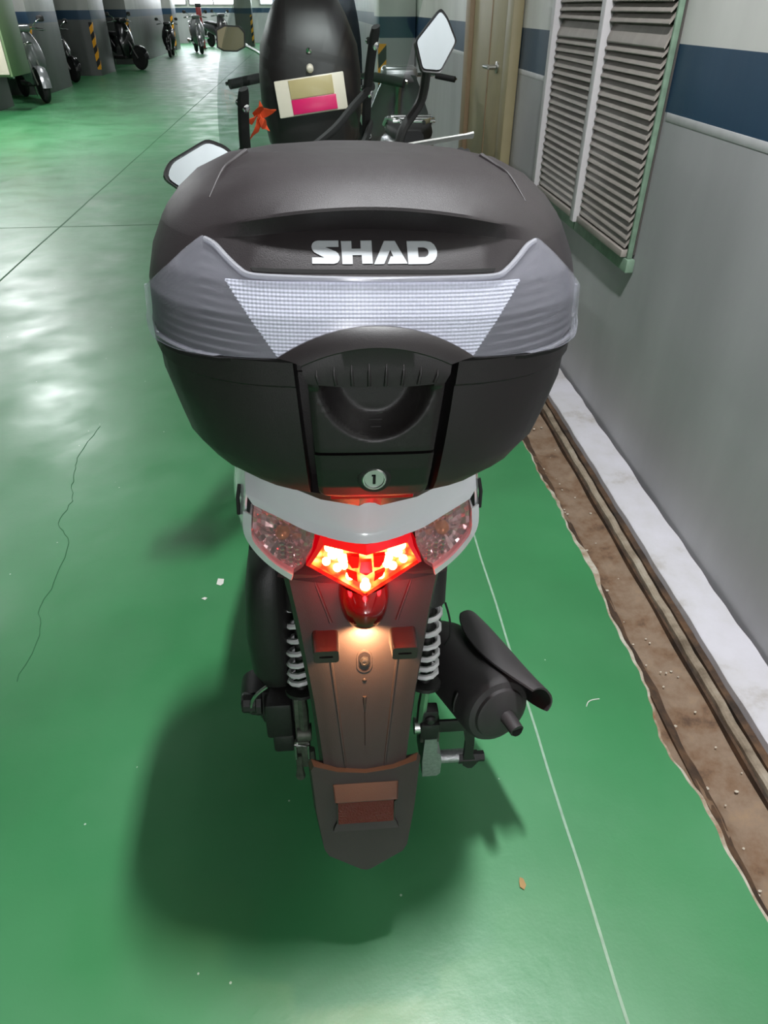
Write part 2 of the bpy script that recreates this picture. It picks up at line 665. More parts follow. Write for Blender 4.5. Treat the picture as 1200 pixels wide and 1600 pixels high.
bm = NB()
ys_ = [YB + i * 0.25 for i in range(20)] + [i * 0.012 for i in range(0, 330)] + [4 + 0.16 * i for i in range(0, 201)]
rowsT = [[(-6.6, y, 0), (-3.0, y, 0), (0.3, y, 0), (ragged(y), y, 0)] for y in ys_]
rowsB = [[(-6.6, y, -0.012), (-3.0, y, -0.012), (0.3, y, -0.012), (ragged(y) - 0.002, y, -0.012)] for y in ys_]
shell(bm, rowsT, rowsB)
floor = put('floor', bm, M['floor'], kind='structure')

# worn edge of bare screed showing under the paint
bm = NB()
rw = lambda y: ragged(y) + 0.007 + 0.015 * (0.5 + 0.5 * math.sin(y * 17 + 2)) * (0.5 + 0.5 * math.sin(y * 5.3))
shell(bm, [[(0.55, y, -0.004), (rw(y), y, -0.004)] for y in ys_], [[(0.55, y, -0.03), (rw(y), y, -0.03)] for y in ys_])
put('screed_edge', bm, M['slab'], floor)


def strip(name, pts, w, m, z=0.0008):
    bm = NB()
    pts = [Vector(p) for p in pts]
    L, R = [], []
    for i, p in enumerate(pts):
        t = (pts[min(i + 1, len(pts) - 1)] - pts[max(i - 1, 0)]).normalized()
        n = Vector((-t.y, t.x, 0)) * w / 2
        L.append(p + n)
        R.append(p - n)
    top = [[(a.x, a.y, z), (b.x, b.y, z)] for a, b in zip(L, R)]
    bot = [[(a.x, a.y, -0.002), (b.x, b.y, -0.002)] for a, b in zip(L, R)]
    shell(bm, top, bot)
    return put(name, bm, m, floor)


strip('floor_joint', [(0.422 + 0.0012 * math.sin(i * 1.7), -1 + i * 0.1, 0) for i in range(100)], 0.0055, M['joint'])
strip('floor_joint', [(-1.88 + 0.002 * math.sin(i), -1 + i * 0.25, 0) for i in range(120)], 0.012, M['crack'])
strip('floor_joint', [(-6 + i * 0.25, 5.45 + 0.003 * math.sin(i), 0) for i in range(26)], 0.010, M['crack'])
cr = [(-0.875, 2.40), (-0.90, 2.2), (-0.885, 2.08), (-0.87, 1.98), (-0.85, 1.9), (-0.855, 1.78), (-0.80, 1.68), (-0.79, 1.5),
      (-0.80, 1.40), (-0.77, 1.30), (-0.78, 1.15)]
strip('floor_crack', [(p.x + random.uniform(-.004, .004), p.y, 0) for p in curve([(a, b, 0) for a, b in cr], 5)], 0.0018, M['crack'])

# gutter, ledge and curb along the right wall
bm = NB()
sec = [(0.60, -0.03), (0.738, -0.032), (0.752, -0.04), (0.768, -0.052), (0.800, -0.056), (0.84, -0.054), (0.866, -0.050),
       (0.868, -0.12), (0.6, -0.12)]
rows = []
for y in [YB + i * 0.5 for i in range(10)] + [i * 0.03 for i in range(140)] + [4.2 + i * 0.5 for i in range(64)] + [YE]:
    rows.append([(x + (0.004 * math.sin(y * 31 + x * 90) if 0.73 < x < 0.78 else 0), y,
                  z + (0.003 * math.sin(y * 19 + x * 60) if -0.06 < z < -0.031 else 0)) for x, z in sec])
grid(bm, rows, True, True, True)
gut = put('trim_1', bm, M['gutter'], kind='structure')
gut['label'] = 'rusty brown gutter trough along the foot of the wall'
bm = NB()
rows = []
for y in [YB] + [i * 0.03 for i in range(-20, 160)] + [4.8 + i for i in range(31)] + [YE]:
    j = 0.0012 * math.sin(y * 27) + 0.001 * math.sin(y * 61)
    rows.append([(0.874 + j, y, -0.12), (0.874 + j, y, -0.024), (0.879 + j, y, -0.020), (0.893 + j, y, -0.020),
                 (0.897 + j, y, -0.026), (0.897 + j, y, -0.12)])
grid(bm, rows, True, True, True)
put('trim_2', bm, M['ledge'], kind='structure')['label'] = 'thin pale mortar ledge between gutter and white curb'
bm = NB()
rows = []
for y in [YB] + [i * 0.03 for i in range(-20, 160)] + [4.8 + i for i in range(31)] + [YE]:
    j = 0.0012 * math.sin(y * 17) + 0.001 * math.sin(y * 43)
    k = 0.002 * math.sin(y * 13 + 1) + 0.002 * math.sin(y * 37 + 2 * math.sin(y * 5))
    rows.append([(0.915 + j, y, -0.12), (0.915 + j, y, 0.004), (0.921 + j, y, 0.009), (0.97, y, 0.011), (1.028 + k, y, 0.011),
                 (1.031 + k, y, -0.01), (1.031 + k, y, -0.12)])
grid(bm, rows, True, True, True)
put('trim_3', bm, M['curb'], kind='structure')['label'] = 'white painted concrete curb at the foot of the wall'
for x0, x1, z1, nm in ((.8665, .8735, -.034, 'shadow_line'), (.8975, .9155, -.016, 'mossy_joint'), (.7305, .758, -.0415, 'damp_edge')):  # first strip paints the shadow on the ledge's side face
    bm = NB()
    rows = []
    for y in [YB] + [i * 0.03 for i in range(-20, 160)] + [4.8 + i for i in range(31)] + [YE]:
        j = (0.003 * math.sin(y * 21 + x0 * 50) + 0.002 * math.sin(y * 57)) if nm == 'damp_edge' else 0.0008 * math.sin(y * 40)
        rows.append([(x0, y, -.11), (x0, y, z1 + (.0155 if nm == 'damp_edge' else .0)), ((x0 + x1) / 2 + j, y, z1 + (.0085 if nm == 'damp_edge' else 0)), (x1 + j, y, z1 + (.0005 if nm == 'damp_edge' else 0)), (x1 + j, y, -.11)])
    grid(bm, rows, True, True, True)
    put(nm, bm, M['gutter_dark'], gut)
bm = NB()
box2(bm, (0.55, YB, -0.2), (1.06, YE, -0.115))
put('trim_4', bm, M['void'], kind='structure')
bm = NB()
for i in range(110):
    y = 0.35 + random.random() ** 1.5 * 3.0
    x = random.choice([random.uniform(0.735, 0.86), random.uniform(0.73, 0.77)])
    r = random.uniform(0.0015, 0.0045)
    c = Vector((x, y, -0.047))
    for v in bmesh.ops.create_icosphere(bm, subdivisions=1, radius=r)['verts']:
        v.co = Vector((v.co.x * 1.3, v.co.y, v.co.z * 0.7)) * random.uniform(.85, 1.15) + c
g = put('gravel', bm, M['stone'], gut, kind='stuff')

# right wall, back wall, end wall, ceiling
bm = NB()
box2(bm, (1.04, YB, -0.2), (1.24, YE, CEIL))
wr = put('wall_right', bm, M['wall'], kind='structure')
bm = NB()
box2(bm, (1.0390, YB, 1.025), (1.0405, 2.232, 1.047), 0.0004)
put('white_stripe', bm, M['white_paint'], wr)
bm = NB()
box2(bm, (1.0390, 3.35, 1.025), (1.0405, 3.99, 1.047), 0.0008)
put('white_stripe', bm, M['white_paint'], wr)
bm = NB()
box2(bm, (1.0390, 5.21, 1.025), (1.0405, 7.98, 1.047), 0.0008)
put('white_stripe', bm, M['white_paint'], wr)
bm = NB()
box2(bm, (-6.8, YB, -0.2), (-6.6, YE, CEIL))
put('wall_left', bm, M['wall_dark'], kind='structure')
bm = NB()
box2(bm, (-6.6, YB - 0.2, -0.2), (1.04, YB, CEIL))
put('wall_back', bm, M['wall'], kind='structure')
bm = NB()
box2(bm, (-6.6, YE, -0.2), (1.04, YE + 0.2, CEIL))
we = put('wall_front', bm, M['wall'], kind='structure')
bm = NB()
box2(bm, (-6.8, YB - 0.2, CEIL), (1.24, YE + 0.2, CEIL + 0.2))
put('ceiling', bm, M['ceiling'], kind='structure')
# daylight openings of the end wall
for i, (x0, x1) in enumerate([(-6.2, -5.0), (-4.8, -2.9), (-1.9, -0.4)]):
    bm = NB()
    box2(bm, (x0, YE - 0.03, 1.35), (x1, YE - 0.005, 2.9))
    w = put('window_%d' % (i + 1), bm, M['daylight'], kind='structure')
    bm = NB()
    for lo, hi in [((x0 - .06, YE - .05, 1.29), (x1 + .06, YE - .004, 1.35)), ((x0 - .06, YE - .05, 2.9), (x1 + .06, YE - .004, 2.96)),
                   ((x0 - .06, YE - .05, 1.35), (x0, YE - .004, 2.9)), ((x1, YE - .05, 1.35), (x1 + .06, YE - .004, 2.9)),
                   (((x0 + x1) / 2 - .03, YE - .05, 1.35), ((x0 + x1) / 2 + .03, YE - .032, 2.9))]:
        box2(bm, lo, hi)
    put('window_frame', bm, M['steel'], w)


def pillar(x0, x1, y0, y1, gy, gx, m=M['wall_dark']):
    bm = NB()
    box2(bm, (x0, y0, -0.1), (x1, y1, CEIL), 0.01)
    p = put('pillar', bm, m, kind='structure')
    bm = NB()
    s = 1 if gx == 'r' else -1
    cx = x1 if gx == 'r' else x0
    box2(bm, (cx - (0.07 if s > 0 else 0.008), gy - 0.008, 0.12), (cx + (0.008 if s > 0 else 0.07), gy, 1.0))
    box2(bm, (cx, gy, 0.12), (cx + 0.008 * s, gy + 0.07, 1.0)) if s > 0 else box2(bm, (cx - 0.008, gy, 0.12), (cx, gy + 0.07, 1.0))
    put('corner_guard', bm, M['stripes'], p)
    return p


for y0, y1 in [(7.2, 9.4), (10.6, 13.2), (14.9, 16.6), (19.1, 20.5), (22.9, 28.5), (30.4, 31.4)]:
    pillar(-6.595, -4.75, y0, y1, y0, 'r')
pillar(0.68, 1.035, 8.0, 8.6, 8.0, 'l', M['wall'])
pillar(-2.75, -2.1, 32.6, 33.2, 32.6, 'r')

# ------------------------------------------------------------------ door on the right wall
bm = NB()
box2(bm, (1.012, 4.12, 0.06), (1.036, 5.06, 2.1), 0.003)
door = put('door_1', bm, M['door'], kind='structure')
for y0, y1 in ((3.99, 4.115), (5.065, 5.20)):
    bm = NB()
    box2(bm, (0.985, y0, 0.02), (1.038, y1, 2.2), 0.005)
    put('door_jamb', bm, M['door_frame'] if y0 > 5 else M['door'], door)
bm = NB()
box2(bm, (0.985, 4.116, 2.105), (1.038, 5.064, 2.2), 0.005)
put('door_head', bm, M['door_frame'], door)
bm = NB()
box2(bm, (1.008, 4.55, 0.1), (1.014, 4.575, 2.08), 0.002)
put('door_panel_strip', bm, M['door_frame'], door)
bm = NB()
lathe(bm, [(0.028, 0), (0.028, 0.008), (0.012, 0.012), (0.012, 0.05)], (1.013, 4.34, 1.03), (-1, 0, 0), 16)
tube(bm, [(0.965, 4.335, 1.03), (0.962, 4.38, 1.03), (0.962, 4.46, 1.028)], [0.011, 0.011, 0.009], 10)
put('door_handle', bm, M['steel'], door)

# ------------------------------------------------------------------ louvered vents
slat_me = None


def vent(y0, y1, label, tilt):
    global slat_me
    z0, z1 = 0.635, 1.96
    t = thing('louvered_vent', label, 'vent', (1.04, (y0 + y1) / 2, z0), group='louvered vents in the right wall')
    bm = NB()
    box2(bm, (1.032, y0 + 0.01, z0), (1.0385, y1 - 0.01, z1))
    put('backing', bm, M['vent_back'], t)
    bm = NB()
    box2(bm, (0.982, y1 - 0.045, z0 - 0.012), (1.032, y1 - 0.006, z1), 0.004)
    put('far_stile', bm, M['vent_white'], t)['label'] = 'white upright stile'
    bm = NB()
    box2(bm, (1.014, y0 + 0.010, z0 - 0.012), (1.032, y0 + 0.022, z1), 0.003)
    put('near_stile', bm, M['vent_green'], t)['label'] = 'thin green painted edge'
    bm = NB()
    box2(bm, (1.010, y0 - 0.004, z0 - 0.055), (1.0385, y1 + 0.004, z0 - 0.013), 0.003)
    put('sill', bm, M['vent_green'], t)['label'] = 'green painted sill'
    bm = NB()
    box2(bm, (0.996, y0 + 0.024, z0 - 0.011), (1.0385, y1 - 0.047, z0 + 0.012), 0.003)
    put('bottom_rail', bm, M['vent_slat'], t)
    bm = NB()
    box2(bm, (0.996, y0 + 0.024, z1 - 0.02), (1.032, y1 - 0.047, z1 + 0.02), 0.003)
    put('top_rail', bm, M['vent_slat'], t)
    zs = [z0 + 0.035 + i * 0.0262 for i in range(49)]
    ww = (y1 - y0) - 0.074
    if slat_me is None:
        bm = NB()
        sec = [(0.010, 0.016), (0.003, 0.004), (-0.005, -0.008), (-0.0105, -0.0140), (-0.0125, -0.0115), (-0.0110, -0.0065),
               (-0.003, 0.004), (0.004, 0.012), (0.010, 0.019)]
        grid(bm, [[(x, y, z) for x, z in sec] for y in (-0.5, 0.5)], True, True, True)
        s0 = put('slat', bm, M['vent_slat'], None)
        slat_me = s0.data
        bpy.data.objects.remove(s0)
    for i, z in enumerate(zs):
        if i == 22:
            continue
        o = bpy.data.objects.new('slat', slat_me)
        COL.objects.link(o)
        o.parent = t
        ymid = (y0 + 0.024 + y1 - 0.047) / 2
        o.location = Vector((1.0135, ymid, z + (0.008 if i == 21 else 0))) - ORG[t.name]
        o.scale = (1, ww, 1.75 if i == 21 else 1)
        o.rotation_euler = (random.uniform(-.006, .006), random.uniform(-.1, .1) + tilt, 0)
    return t


vent(2.235, 2.775, 'grey louvered wall vent, the nearer and wider looking of the pair', 0)
vent(2.790, 3.345, 'grey louvered wall vent, the farther one beside the door', 0.05)


# ------------------------------------------------------------------ ceiling lamps (their light lives here)
def ceiling_lamp(x, y, share, half=.59):
    t = thing('ceiling_lamp', 'white twin tube strip lamp on the ceiling', 'lamp', (x, y, CEIL), group='strip lamps on the ceiling')
    bm = NB()
    box2(bm, (x - 0.09, y - half - .04, CEIL - 0.05), (x + 0.09, y + half + .04, CEIL - 0.002), 0.008)
    put('housing', bm, M['lamp_body'], t)
    for s in (-1, 1):
        bm = NB()
        tube(bm, [(x + s * 0.035, y - half, CEIL - 0.07), (x + s * 0.035, y + half, CEIL - 0.07)], 0.014, 8)
        put('tube', bm, M['tube'] if share > .25 else M['tube_dim'], t)
    ld = bpy.data.lights.new('lamp_light', 'AREA')
    ld.shape = 'RECTANGLE'
    ld.size = 0.09
    ld.size_y = half * 2
    ld.energy = LAMP_WATT * share
    ld.color = (0.96, 0.985, 1.0)
    lo = bpy.data.objects.new('lamp_light', ld)
    COL.objects.link(lo)
    lo.parent = t
    lo.location = (0, 0, -0.095)


def fill_lamp(x, z, watt):  # added fill lamp, out of view, brightens the scooter's rear
    t = thing('fill_lamp', 'added square white fill lamp on the unseen back wall behind the viewer', 'lamp', (x, YB, z))
    bm = NB()
    box2(bm, (x - .2, YB + .002, z - .2), (x + .2, YB + .05, z + .2), .015)
    put('housing', bm, M['lamp_body'], t)
    bm = NB()
    box2(bm, (x - .17, YB + .05, z - .17), (x + .17, YB + .075, z + .17), .012)
    put('diffuser', bm, M['tube_dim'], t)
    ld = bpy.data.lights.new('lamp_light', 'AREA')
    ld.size = .32
    ld.energy = watt
    ld.color = (.97, .975, 1.0)
    lo = bpy.data.objects.new('lamp_light', ld)
    COL.objects.link(lo)
    lo.parent = t
    lo.location = (0, .09, 0)
    lo.rotation_euler = (PI / 2, 0, 0)


fill_lamp(0.25, 2.0, 88)
for x, y, sh in LAMPS:
    ceiling_lamp(x, y, sh, .14 if (x, y) == (0.31, 0.72) else .59)

# ================================================================== TOP CASE (building frame: x across, y forward, z up, scooter centre x=0)
LEAN = math.radians(1.75)
X0 = 0.0125


def leaned(p):
    c, s = math.cos(LEAN), math.sin(LEAN)
    return Vector((X0 + p[0] * c + p[2] * s, p[1], -p[0] * s + p[2] * c))


YM = 0.78
R1 = [(1.050, .560, .2180, 3.2), (1.085, .5705, .2165, 3.2), (1.110, .582, .2105, 3.1), (1.145, .620, .200, 3.0),
      (1.1455, .6195, .1998, 3.0), (1.1640, .6035, .1965, 2.9), (1.1665, .6040, .1955, 2.9), (1.178, .624, .183, 2.8),
      (1.188, .658, .165, 2.6), (1.1955, .705, .134, 2.4), (1.2, .755, .09, 2.2)]
R0 = [(1.050, .560), (1.085, .5705), (1.110, .5805), (1.134, .597), (1.1348, .5976), (1.141, .603), (1.143, .605), (1.16, .624),
      (1.178, .658), (1.192, .71), (1.2, .76)]
YF = [1.0, .998, .992, .984, .984, .975, .974, .962, .94, .905, .86]
BRW = 0.146


def wbrow(x):
    return max(0.0, 1 - (x / BRW) ** 2)


def sup(xn, n):
    return max(0.0, 1 - min(1, abs(xn)) ** n) ** (1 / n)


def lid_pt(k, xn):
    z1, y1, a, n = R1[k]
    z0, y0 = R0[k]
    x = a * xn
    w = wbrow(x)
    return droop(Vector((x, YM - (YM - lerp(y0, y1, w)) * sup(xn, n), lerp(z0, z1, w))))


def droop(p):
    f = min(1, max(0, (p.z - 1.10) / .08))
    return Vector((p.x, p.y, p.z - f * .13 * max(0, p.y - .67)))


XN = [math.sin(PI / 2 * (i / 20)) for i in range(-20, 21)]
bm = NB()
rows = []
for k in range(len(R1)):
    r = [lid_pt(k, xn) for xn in XN]
    z0, y0 = R0[k]
    a, n = R1[k][2], R1[k][3]
    r += [droop(Vector((a * xn, YM + (YF[k] - YM) * sup(xn, n), z0))) for xn in reversed(XN[1:-1])]
    rows.append(r)
# refine by straight subdivision between rings away from the creases
rows2 = []
for k in range(len(rows) - 1):
    rows2.append(rows[k])
rows2.append(rows[-1])
V = grid(bm, rows2, True)
top = [Vector((p.x * .5, lerp(p.y, .81, .5), p.z + .0012)) for p in rows[-1]]
V2 = [bm.verts.new(p) for p in top]
n_ = len(top)
for j in range(n_):
    bm.faces.new([V[-1][j], V[-1][(j + 1) % n_], V2[(j + 1) % n_], V2[j]])
c_ = bm.verts.new((0, .81, 1.186))
for j in range(n_):
    bm.faces.new([V2[j], V2[(j + 1) % n_], c_])

case = thing('top_case', 'black plastic top case with clear side lenses and silver lettering mounted on the white scooter', 'top case',
             (0, .78, .885), leaned((0, .78, .885)), (0, LEAN, 0))
lid = put('lid', bm, M['case'], case, angle=32)

BODY = [(1.0490, .2190, .557, 3.2, 1.0), (1.0270, .2185, .556, 3.2, 1.0), (1.0240, .2155, .559, 3.2, .997), (1.0, .2150, .557, 3.15, .995),
        (.965, .2080, .556, 3.0, .988), (.94, .2020, .558, 2.95, .978), (.918, .1855, .562, 2.9, .965), (.902, .163, .569, 2.8, .95),
        (.893, .138, .578, 2.7, .93), (.889, .105, .60, 2.6, .90)]


def body_y(x, z):
    for (za, aa, ya, na, _), (zb, ab, yb, nb, _2) in zip(BODY, BODY[1:]):
        if z >= zb or zb == BODY[-1][0]:
            t = min(1, max(0, (za - z) / (za - zb)))
            a, y, n = lerp(aa, ab, t), lerp(ya, yb, t), lerp(na, nb, t)
            return YM - (YM - y) * sup(x / a, n)
    return .6


def lid_y(x, z):
    pts = []
    for k in range(len(R1)):
        a, n = R1[k][2], R1[k][3]
        xn = max(-1, min(1, x / a))
        z1, y1 = R1[k][:2]
        z0, y0 = R0[k]
        w = wbrow(x)
        pts.append((lerp(z0, z1, w), YM - (YM - lerp(y0, y1, w)) * sup(xn, n)))
    for (za, ya), (zb, yb) in zip(pts, pts[1:]):
        if za <= z <= zb:
            return ya + (yb - ya) * (z - za) / max(1e-6, zb - za)
    return pts[-1][1]


def ysurf(x, z):
    return lid_y(x, z) if z >= 1.05 else body_y(x, z)


def chan(z):
    return .0625 + .0095 * (z - .9) / .13


bm = NB()
rows = []
S = [math.sin(PI / 2 * i / 12) for i in range(13)]
for i, (z, a, yr, n, yf) in enumerate(BODY):
    c = min(chan(z), a * .6)
    deep = .034 if z > .899 else 0.0
    xs = [-a + (a - c) * (1 - math.cos(PI / 2 * t / 9)) for t in range(9)] + [-c]
    mid = [-c + .0012] + [(-1 + 2 * t / 8) * (c - .0012) for t in range(1, 8)] + [c - .0012]
    r = [Vector((x, YM - (YM - yr) * sup(x / a, n), z)) for x in xs]
    r += [Vector((x, YM - (YM - yr) * sup(x / a, n) + deep, z)) for x in mid]
    r += [Vector((-p.x, p.y, p.z)) for p in reversed(r[:10])]
    r += [Vector((a * xn, YM + (yf - YM) * sup(xn, n), z)) for xn in reversed(XN[1:-1])]
    rows.append(r)
grid(bm, rows, True, False, True)
put('body_shell', bm, M['case'], case, angle=40)

# side ridges on the lid
for s in (-1, 1):
    bm = NB()
    ps = []
    for k_, xn_ in ((7, .775), (8, .80), (8.5, .82), (9, .85)):
        a_, b_ = lid_pt(int(k_), s * xn_), lid_pt(min(10, int(k_) + 1), s * (xn_ + .02))
        ps.append(a_.lerp(b_, k_ - int(k_)))
    ps = curve(ps, 5)
    n = len(ps)
    tube(bm, ps, [.0005 + .0030 * (i / (n - 1)) for i in range(n)], 8)
    put('lid_ridge', bm, M['case'], case)

# reflector panel behind the lens
def patch(bm, f_lo, f_hi, hw_lo, hw_hi, off, nx, nz, th=.0012, teeth=0.0):
    out, inn = [], []
    for i in range(nz + 1):
        t = i / nz
        hw = lerp(hw_lo, hw_hi, t) + (teeth * (i % 2) if 0 < i < nz else 0)
        ro, ri = [], []
        for j in range(nx + 1):
            x = hw * (-1 + 2 * j / nx)
            z = lerp(f_lo(x), f_hi(x), t)
            y = ysurf(x, z)
            ro.append(Vector((x, y - off, z)))
            ri.append(Vector((x, y - off + th, z)))
        out.append(ro)
        inn.append(ri)
    shell(bm, out, inn)


bm = NB()
patch(bm, lambda x: 1.0535, lambda x: 1.1105 + .0012 * (1 - (x / .127) ** 2), .0855, .1275, .0028, 44, 44, teeth=.0016)
put('reflector_panel', bm, M['prism'], case)['label'] = 'silvery prismatic reflector panel'

# clear wrap-round lens with ribbed horns
ZT = [(0, 1.1145), (.105, 1.1155), (.115, 1.119), (.125, 1.1255), (.137, 1.1345), (.146, 1.137), (.163, 1.124), (.186, 1.1035), (.204, 1.085),
      (.2135, 1.074)]
ZB = [(0, 1.0515), (.086, 1.0520), (.15, 1.0495), (.19, 1.0445), (.2135, 1.040)]


def lens_pt(x, t, off):
    ax = abs(x)
    zb, zt = pw(ax, ZB), pw(ax, ZT)
    z = lerp(zb, zt, t)
    e = .0006
    y = ysurf(x, z)
    xs = x * .996
    dx = (ysurf(x * .996 + e, z) - ysurf(x * .996 - e, z)) / (2 * e)
    dx = max(-6, min(6, dx))
    n = Vector((dx, -1, .25)).normalized()
    rib = 0.0
    if ax > .095 and 0 < t < 1:
        ph = ((z - .06 * ax) / .0076) % 1.0
        rib = .0010 * (ph - .5 if ph < .85 else (1 - ph) / .15 * .85 - .5) * min(1, (ax - .095) / .03)
    return Vector((x, y, z)) + n * (off + rib if off > .003 else off)


bm = NB()
LX = [.2125 * math.sin(PI / 2 * i / 48) for i in range(-48, 49)]
NT = 90
outr = [[lens_pt(x, i / NT, .0052) for x in LX] for i in range(NT + 1)]
innr = [[lens_pt(x, i / NT, .0028) for x in LX] for i in range(NT + 1)]
# rounded rim
for j in range(len(LX)):
    outr[0][j] = outr[0][j].lerp(innr[0][j], .35)
    outr[-1][j] = outr[-1][j].lerp(innr[-1][j], .35)
shell(bm, outr, innr)
put('clear_lens', bm, M['lens'], case)['label'] = 'clear ribbed plastic lens'

# clear bead along the inner rim of the horns and the panel's top
bm = NB()
xs = [-.1445, -.136, -.126, -.116, -.106, -.08, -.04, 0, .04, .08, .106, .116, .126, .136, .1445]
ps = []
for x in xs:
    z = pw(abs(x), ZT) - .0005
    ps.append((x, ysurf(x, z) - .0062, z))
tube(bm, curve(ps, 4), .0026, 8)
put('lens_bead', bm, M['bead'], case)

# dark gap between the lens and the lettered face
bm = NB()
patch(bm, lambda x: 1.1165, lambda x: 1.1190, .104, .106, .0006, 30, 2, .001)
put('gap_strip', bm, M['void'], case)


# latch handle: slanted arch, ribbed vertical grip
def arch(t):
    xo, xi = .0865 * t, .0655 * t
    zo = 1.0535 + .0265 * (1 - abs(t) ** 2.1)
    zi = 1.0495 + .0165 * (1 - abs(t) ** 2.0)
    zb = 1.0300 + .0035 * t * t
    o = Vector((xo, ysurf(xo, zo) - .0062, zo))
    i = Vector((xi, ysurf(xi, 1.05) - .0100, zi))
    m = Vector((xi * .985, ysurf(xi, 1.04) - .0086, lerp(zi, zb, .5)))
    b = Vector((xi * .925, ysurf(xi, 1.04) - .0090, zb))
    k = Vector((xi * .91, ysurf(xi, 1.04) + .016, zb + .002))
    return [o + Vector((0, .012, -.002)), o, o.lerp(i, .5) + Vector((0, -.0012, .0012)), i, i + Vector((0, .0004, -.0012)), m, b, k]


bm = NB()
cols = [arch(-1 + 2 * j / 36) for j in range(37)]
grid(bm, [[c[i] for c in cols] for i in range(8)])
bmesh.ops.solidify(bm, geom=bm.faces[:], thickness=.0)
handle = put('latch_handle', bm, M['case_dark'], case, angle=28)
for j in range(8):
    t = -.82 + 1.64 * j / 7
    c = arch(t)
    bm = NB()
    lean_x = .0012 * t
    for q in (0,):
        z0_, z1_ = c[6].z + .0015, lerp(c[6].z, c[3].z, .62)
        tube(bm, [(c[6].x + lean_x, c[6].y - .0002, z0_), (c[5].x, c[5].y - .0012, lerp(z0_, z1_, .6)), (c[5].x, c[5].y + .0006, z1_)],
             [.0018, .0015, .0004], 6, .55)
    put('grip_rib', bm, M['case_dark'], handle)
# side wings from the arch to the case sides
for s in (-1, 1):
    bm = NB()
    o, i = [], []
    for q in range(12):
        x = s * lerp(.072, .2160, q / 11)
        zz = pw(abs(x), ZB)
        o.append([Vector((x, ysurf(x, zz) - .0022, zz - .0015)), Vector((x, ysurf(x, zz) - .0024, zz - .0045))])
        i.append([Vector((x, ysurf(x, zz) + .002, zz - .0015)), Vector((x, ysurf(x, zz) + .002, zz - .0045))])
    shell(bm, o, i)
    put('seam_gasket', bm, M['void'], case)

# latch panel with a scooped bowl, and the lock panel under it
def panel(bm, z0, z1, w0, w1, off, bowl, rnd, nx=40, nz=30):
    out, inn = [], []
    for i in range(nz + 1):
        t = i / nz
        z = lerp(z0, z1, t)
        w = lerp(w0, w1, t)
        if rnd:
            d = (z - z0)
            if d < rnd:
                w -= rnd - math.sqrt(max(0, rnd * rnd - (rnd - d) ** 2))
        ro, ri = [], []
        for j in range(nx + 1):
            x = w * (-1 + 2 * j / nx)
            y = body_y(x, z) - off
            e = min(1, (1 - abs(x) / max(w, 1e-4)) / .06) if w > 0 else 1
            y += .0015 * (1 - e)
            if bowl:
                q = (x / .0515) ** 2 + ((z - 1.036) / .062) ** 2
                if q < 1:
                    y += .021 * min(1, (1 - q) * 1.9) ** .8
            ro.append(Vector((x, y, z)))
            ri.append(Vector((x, body_y(x, z) + .036, z)))
        out.append(ro)
        inn.append(ri)
    shell(bm, out, inn)


bm = NB()
panel(bm, .9605, 1.034, .0565, .0610, .0035, True, 0)
put('latch_panel', bm, M['case_dark'], case, angle=55)
bm = NB()
panel(bm, .8995, .9575, .0535, .0570, .0040, False, .010)
lockp = put('lock_panel', bm, M['case_dark'], case, angle=55)
ly = body_y(0, .929) - .004
lock = NB()
lathe(lock, [(.0122, .004), (.0122, -.0022), (.0112, -.0034), (.0098, -.0034), (.0094, -.0020), (0, -.0020)], (0, ly, .929), (0, 1, 0), 28)
lk = put('lock_cylinder', lock, M['steel'], case)
lk['label'] = 'steel key lock'
bm = NB()
box2(bm, (-.0014, ly - .0026, .9235), (.0014, ly - .0012, .9345), .0004)
box2(bm, (-.0026, ly - .0026, .9325), (.0014, ly - .0012, .9345), .0004)
put('keyhole', bm, M['void'], lk)
bm = NB()
lathe(bm, [(.0165, .003), (.0165, -.0008), (.0145, -.0018), (.0125, -.0018), (.0125, .003)], (0, ly, .929), (0, 1, 0), 28)
put('lock_collar', bm, M['case_dark'], lk)
# small raised marks in the bowl
for q, zz in enumerate((.992, .987, .982)):
    bm = NB()
    yy = body_y(0, zz) - .0035 + .021 * min(1, (1 - ((zz - 1.036) / .062) ** 2) * 1.9) ** .8
    add_box(bm, (.001, yy - .0002, zz), (.016 - .003 * q, .0012, .0016), .0004)
    put('raised_mark', bm, M['case'], case)


# lettering on the slanted face
def seg(points):
    return points


U0, UW, HB, HT = 601.0, 1022.0, 1.1228, 1.1375
S_ = [(308, 133), (308, 180), (195, 182), (250, 203), (287, 216), (304, 232), (314, 256), (311, 280), (296, 299), (266, 308), (92, 308),
      (92, 264), (192, 262), (140, 236), (108, 220), (94, 200), (90, 180), (97, 157), (116, 141), (145, 134)]
H_ = [(328, 131), (413, 130), (413, 190), (487, 189), (487, 127), (577, 125), (580, 302), (495, 303), (493, 237), (418, 238), (418, 306), (335, 307)]
A_ = [(680, 124), (768, 123), (864, 297), (703, 300), (728, 245), (750, 243), (727, 192), (672, 301), (592, 303)]
D_ = [(865, 122), (1020, 120), (1065, 128), (1092, 148), (1108, 178), (1113, 203), (1108, 235), (1092, 263), (1068, 283), (1030, 295), (870, 297)]
Dh = [(955, 168), (1005, 168), (1028, 178), (1041, 196), (1042, 214), (1034, 232), (1012, 245), (955, 247)]
for loops, top_, bot_ in (([S_], 133, 308), ([H_], 127, 305), ([A_], 123.5, 301), ([D_, Dh], 121, 296.5)):
    def mp(px, py, off):
        x = (px - U0) / UW * .108
        z = lerp(HB, HT, (bot_ - py) / (bot_ - top_))
        return Vector((x, ysurf(x, z) - off, z))
    bm = NB()
    poly_solid(bm, loops, lambda a, b: mp(a, b, .0011), lambda a, b: mp(a, b, .0))
    put('logo_letter', bm, M['logo'], case, angle=20)

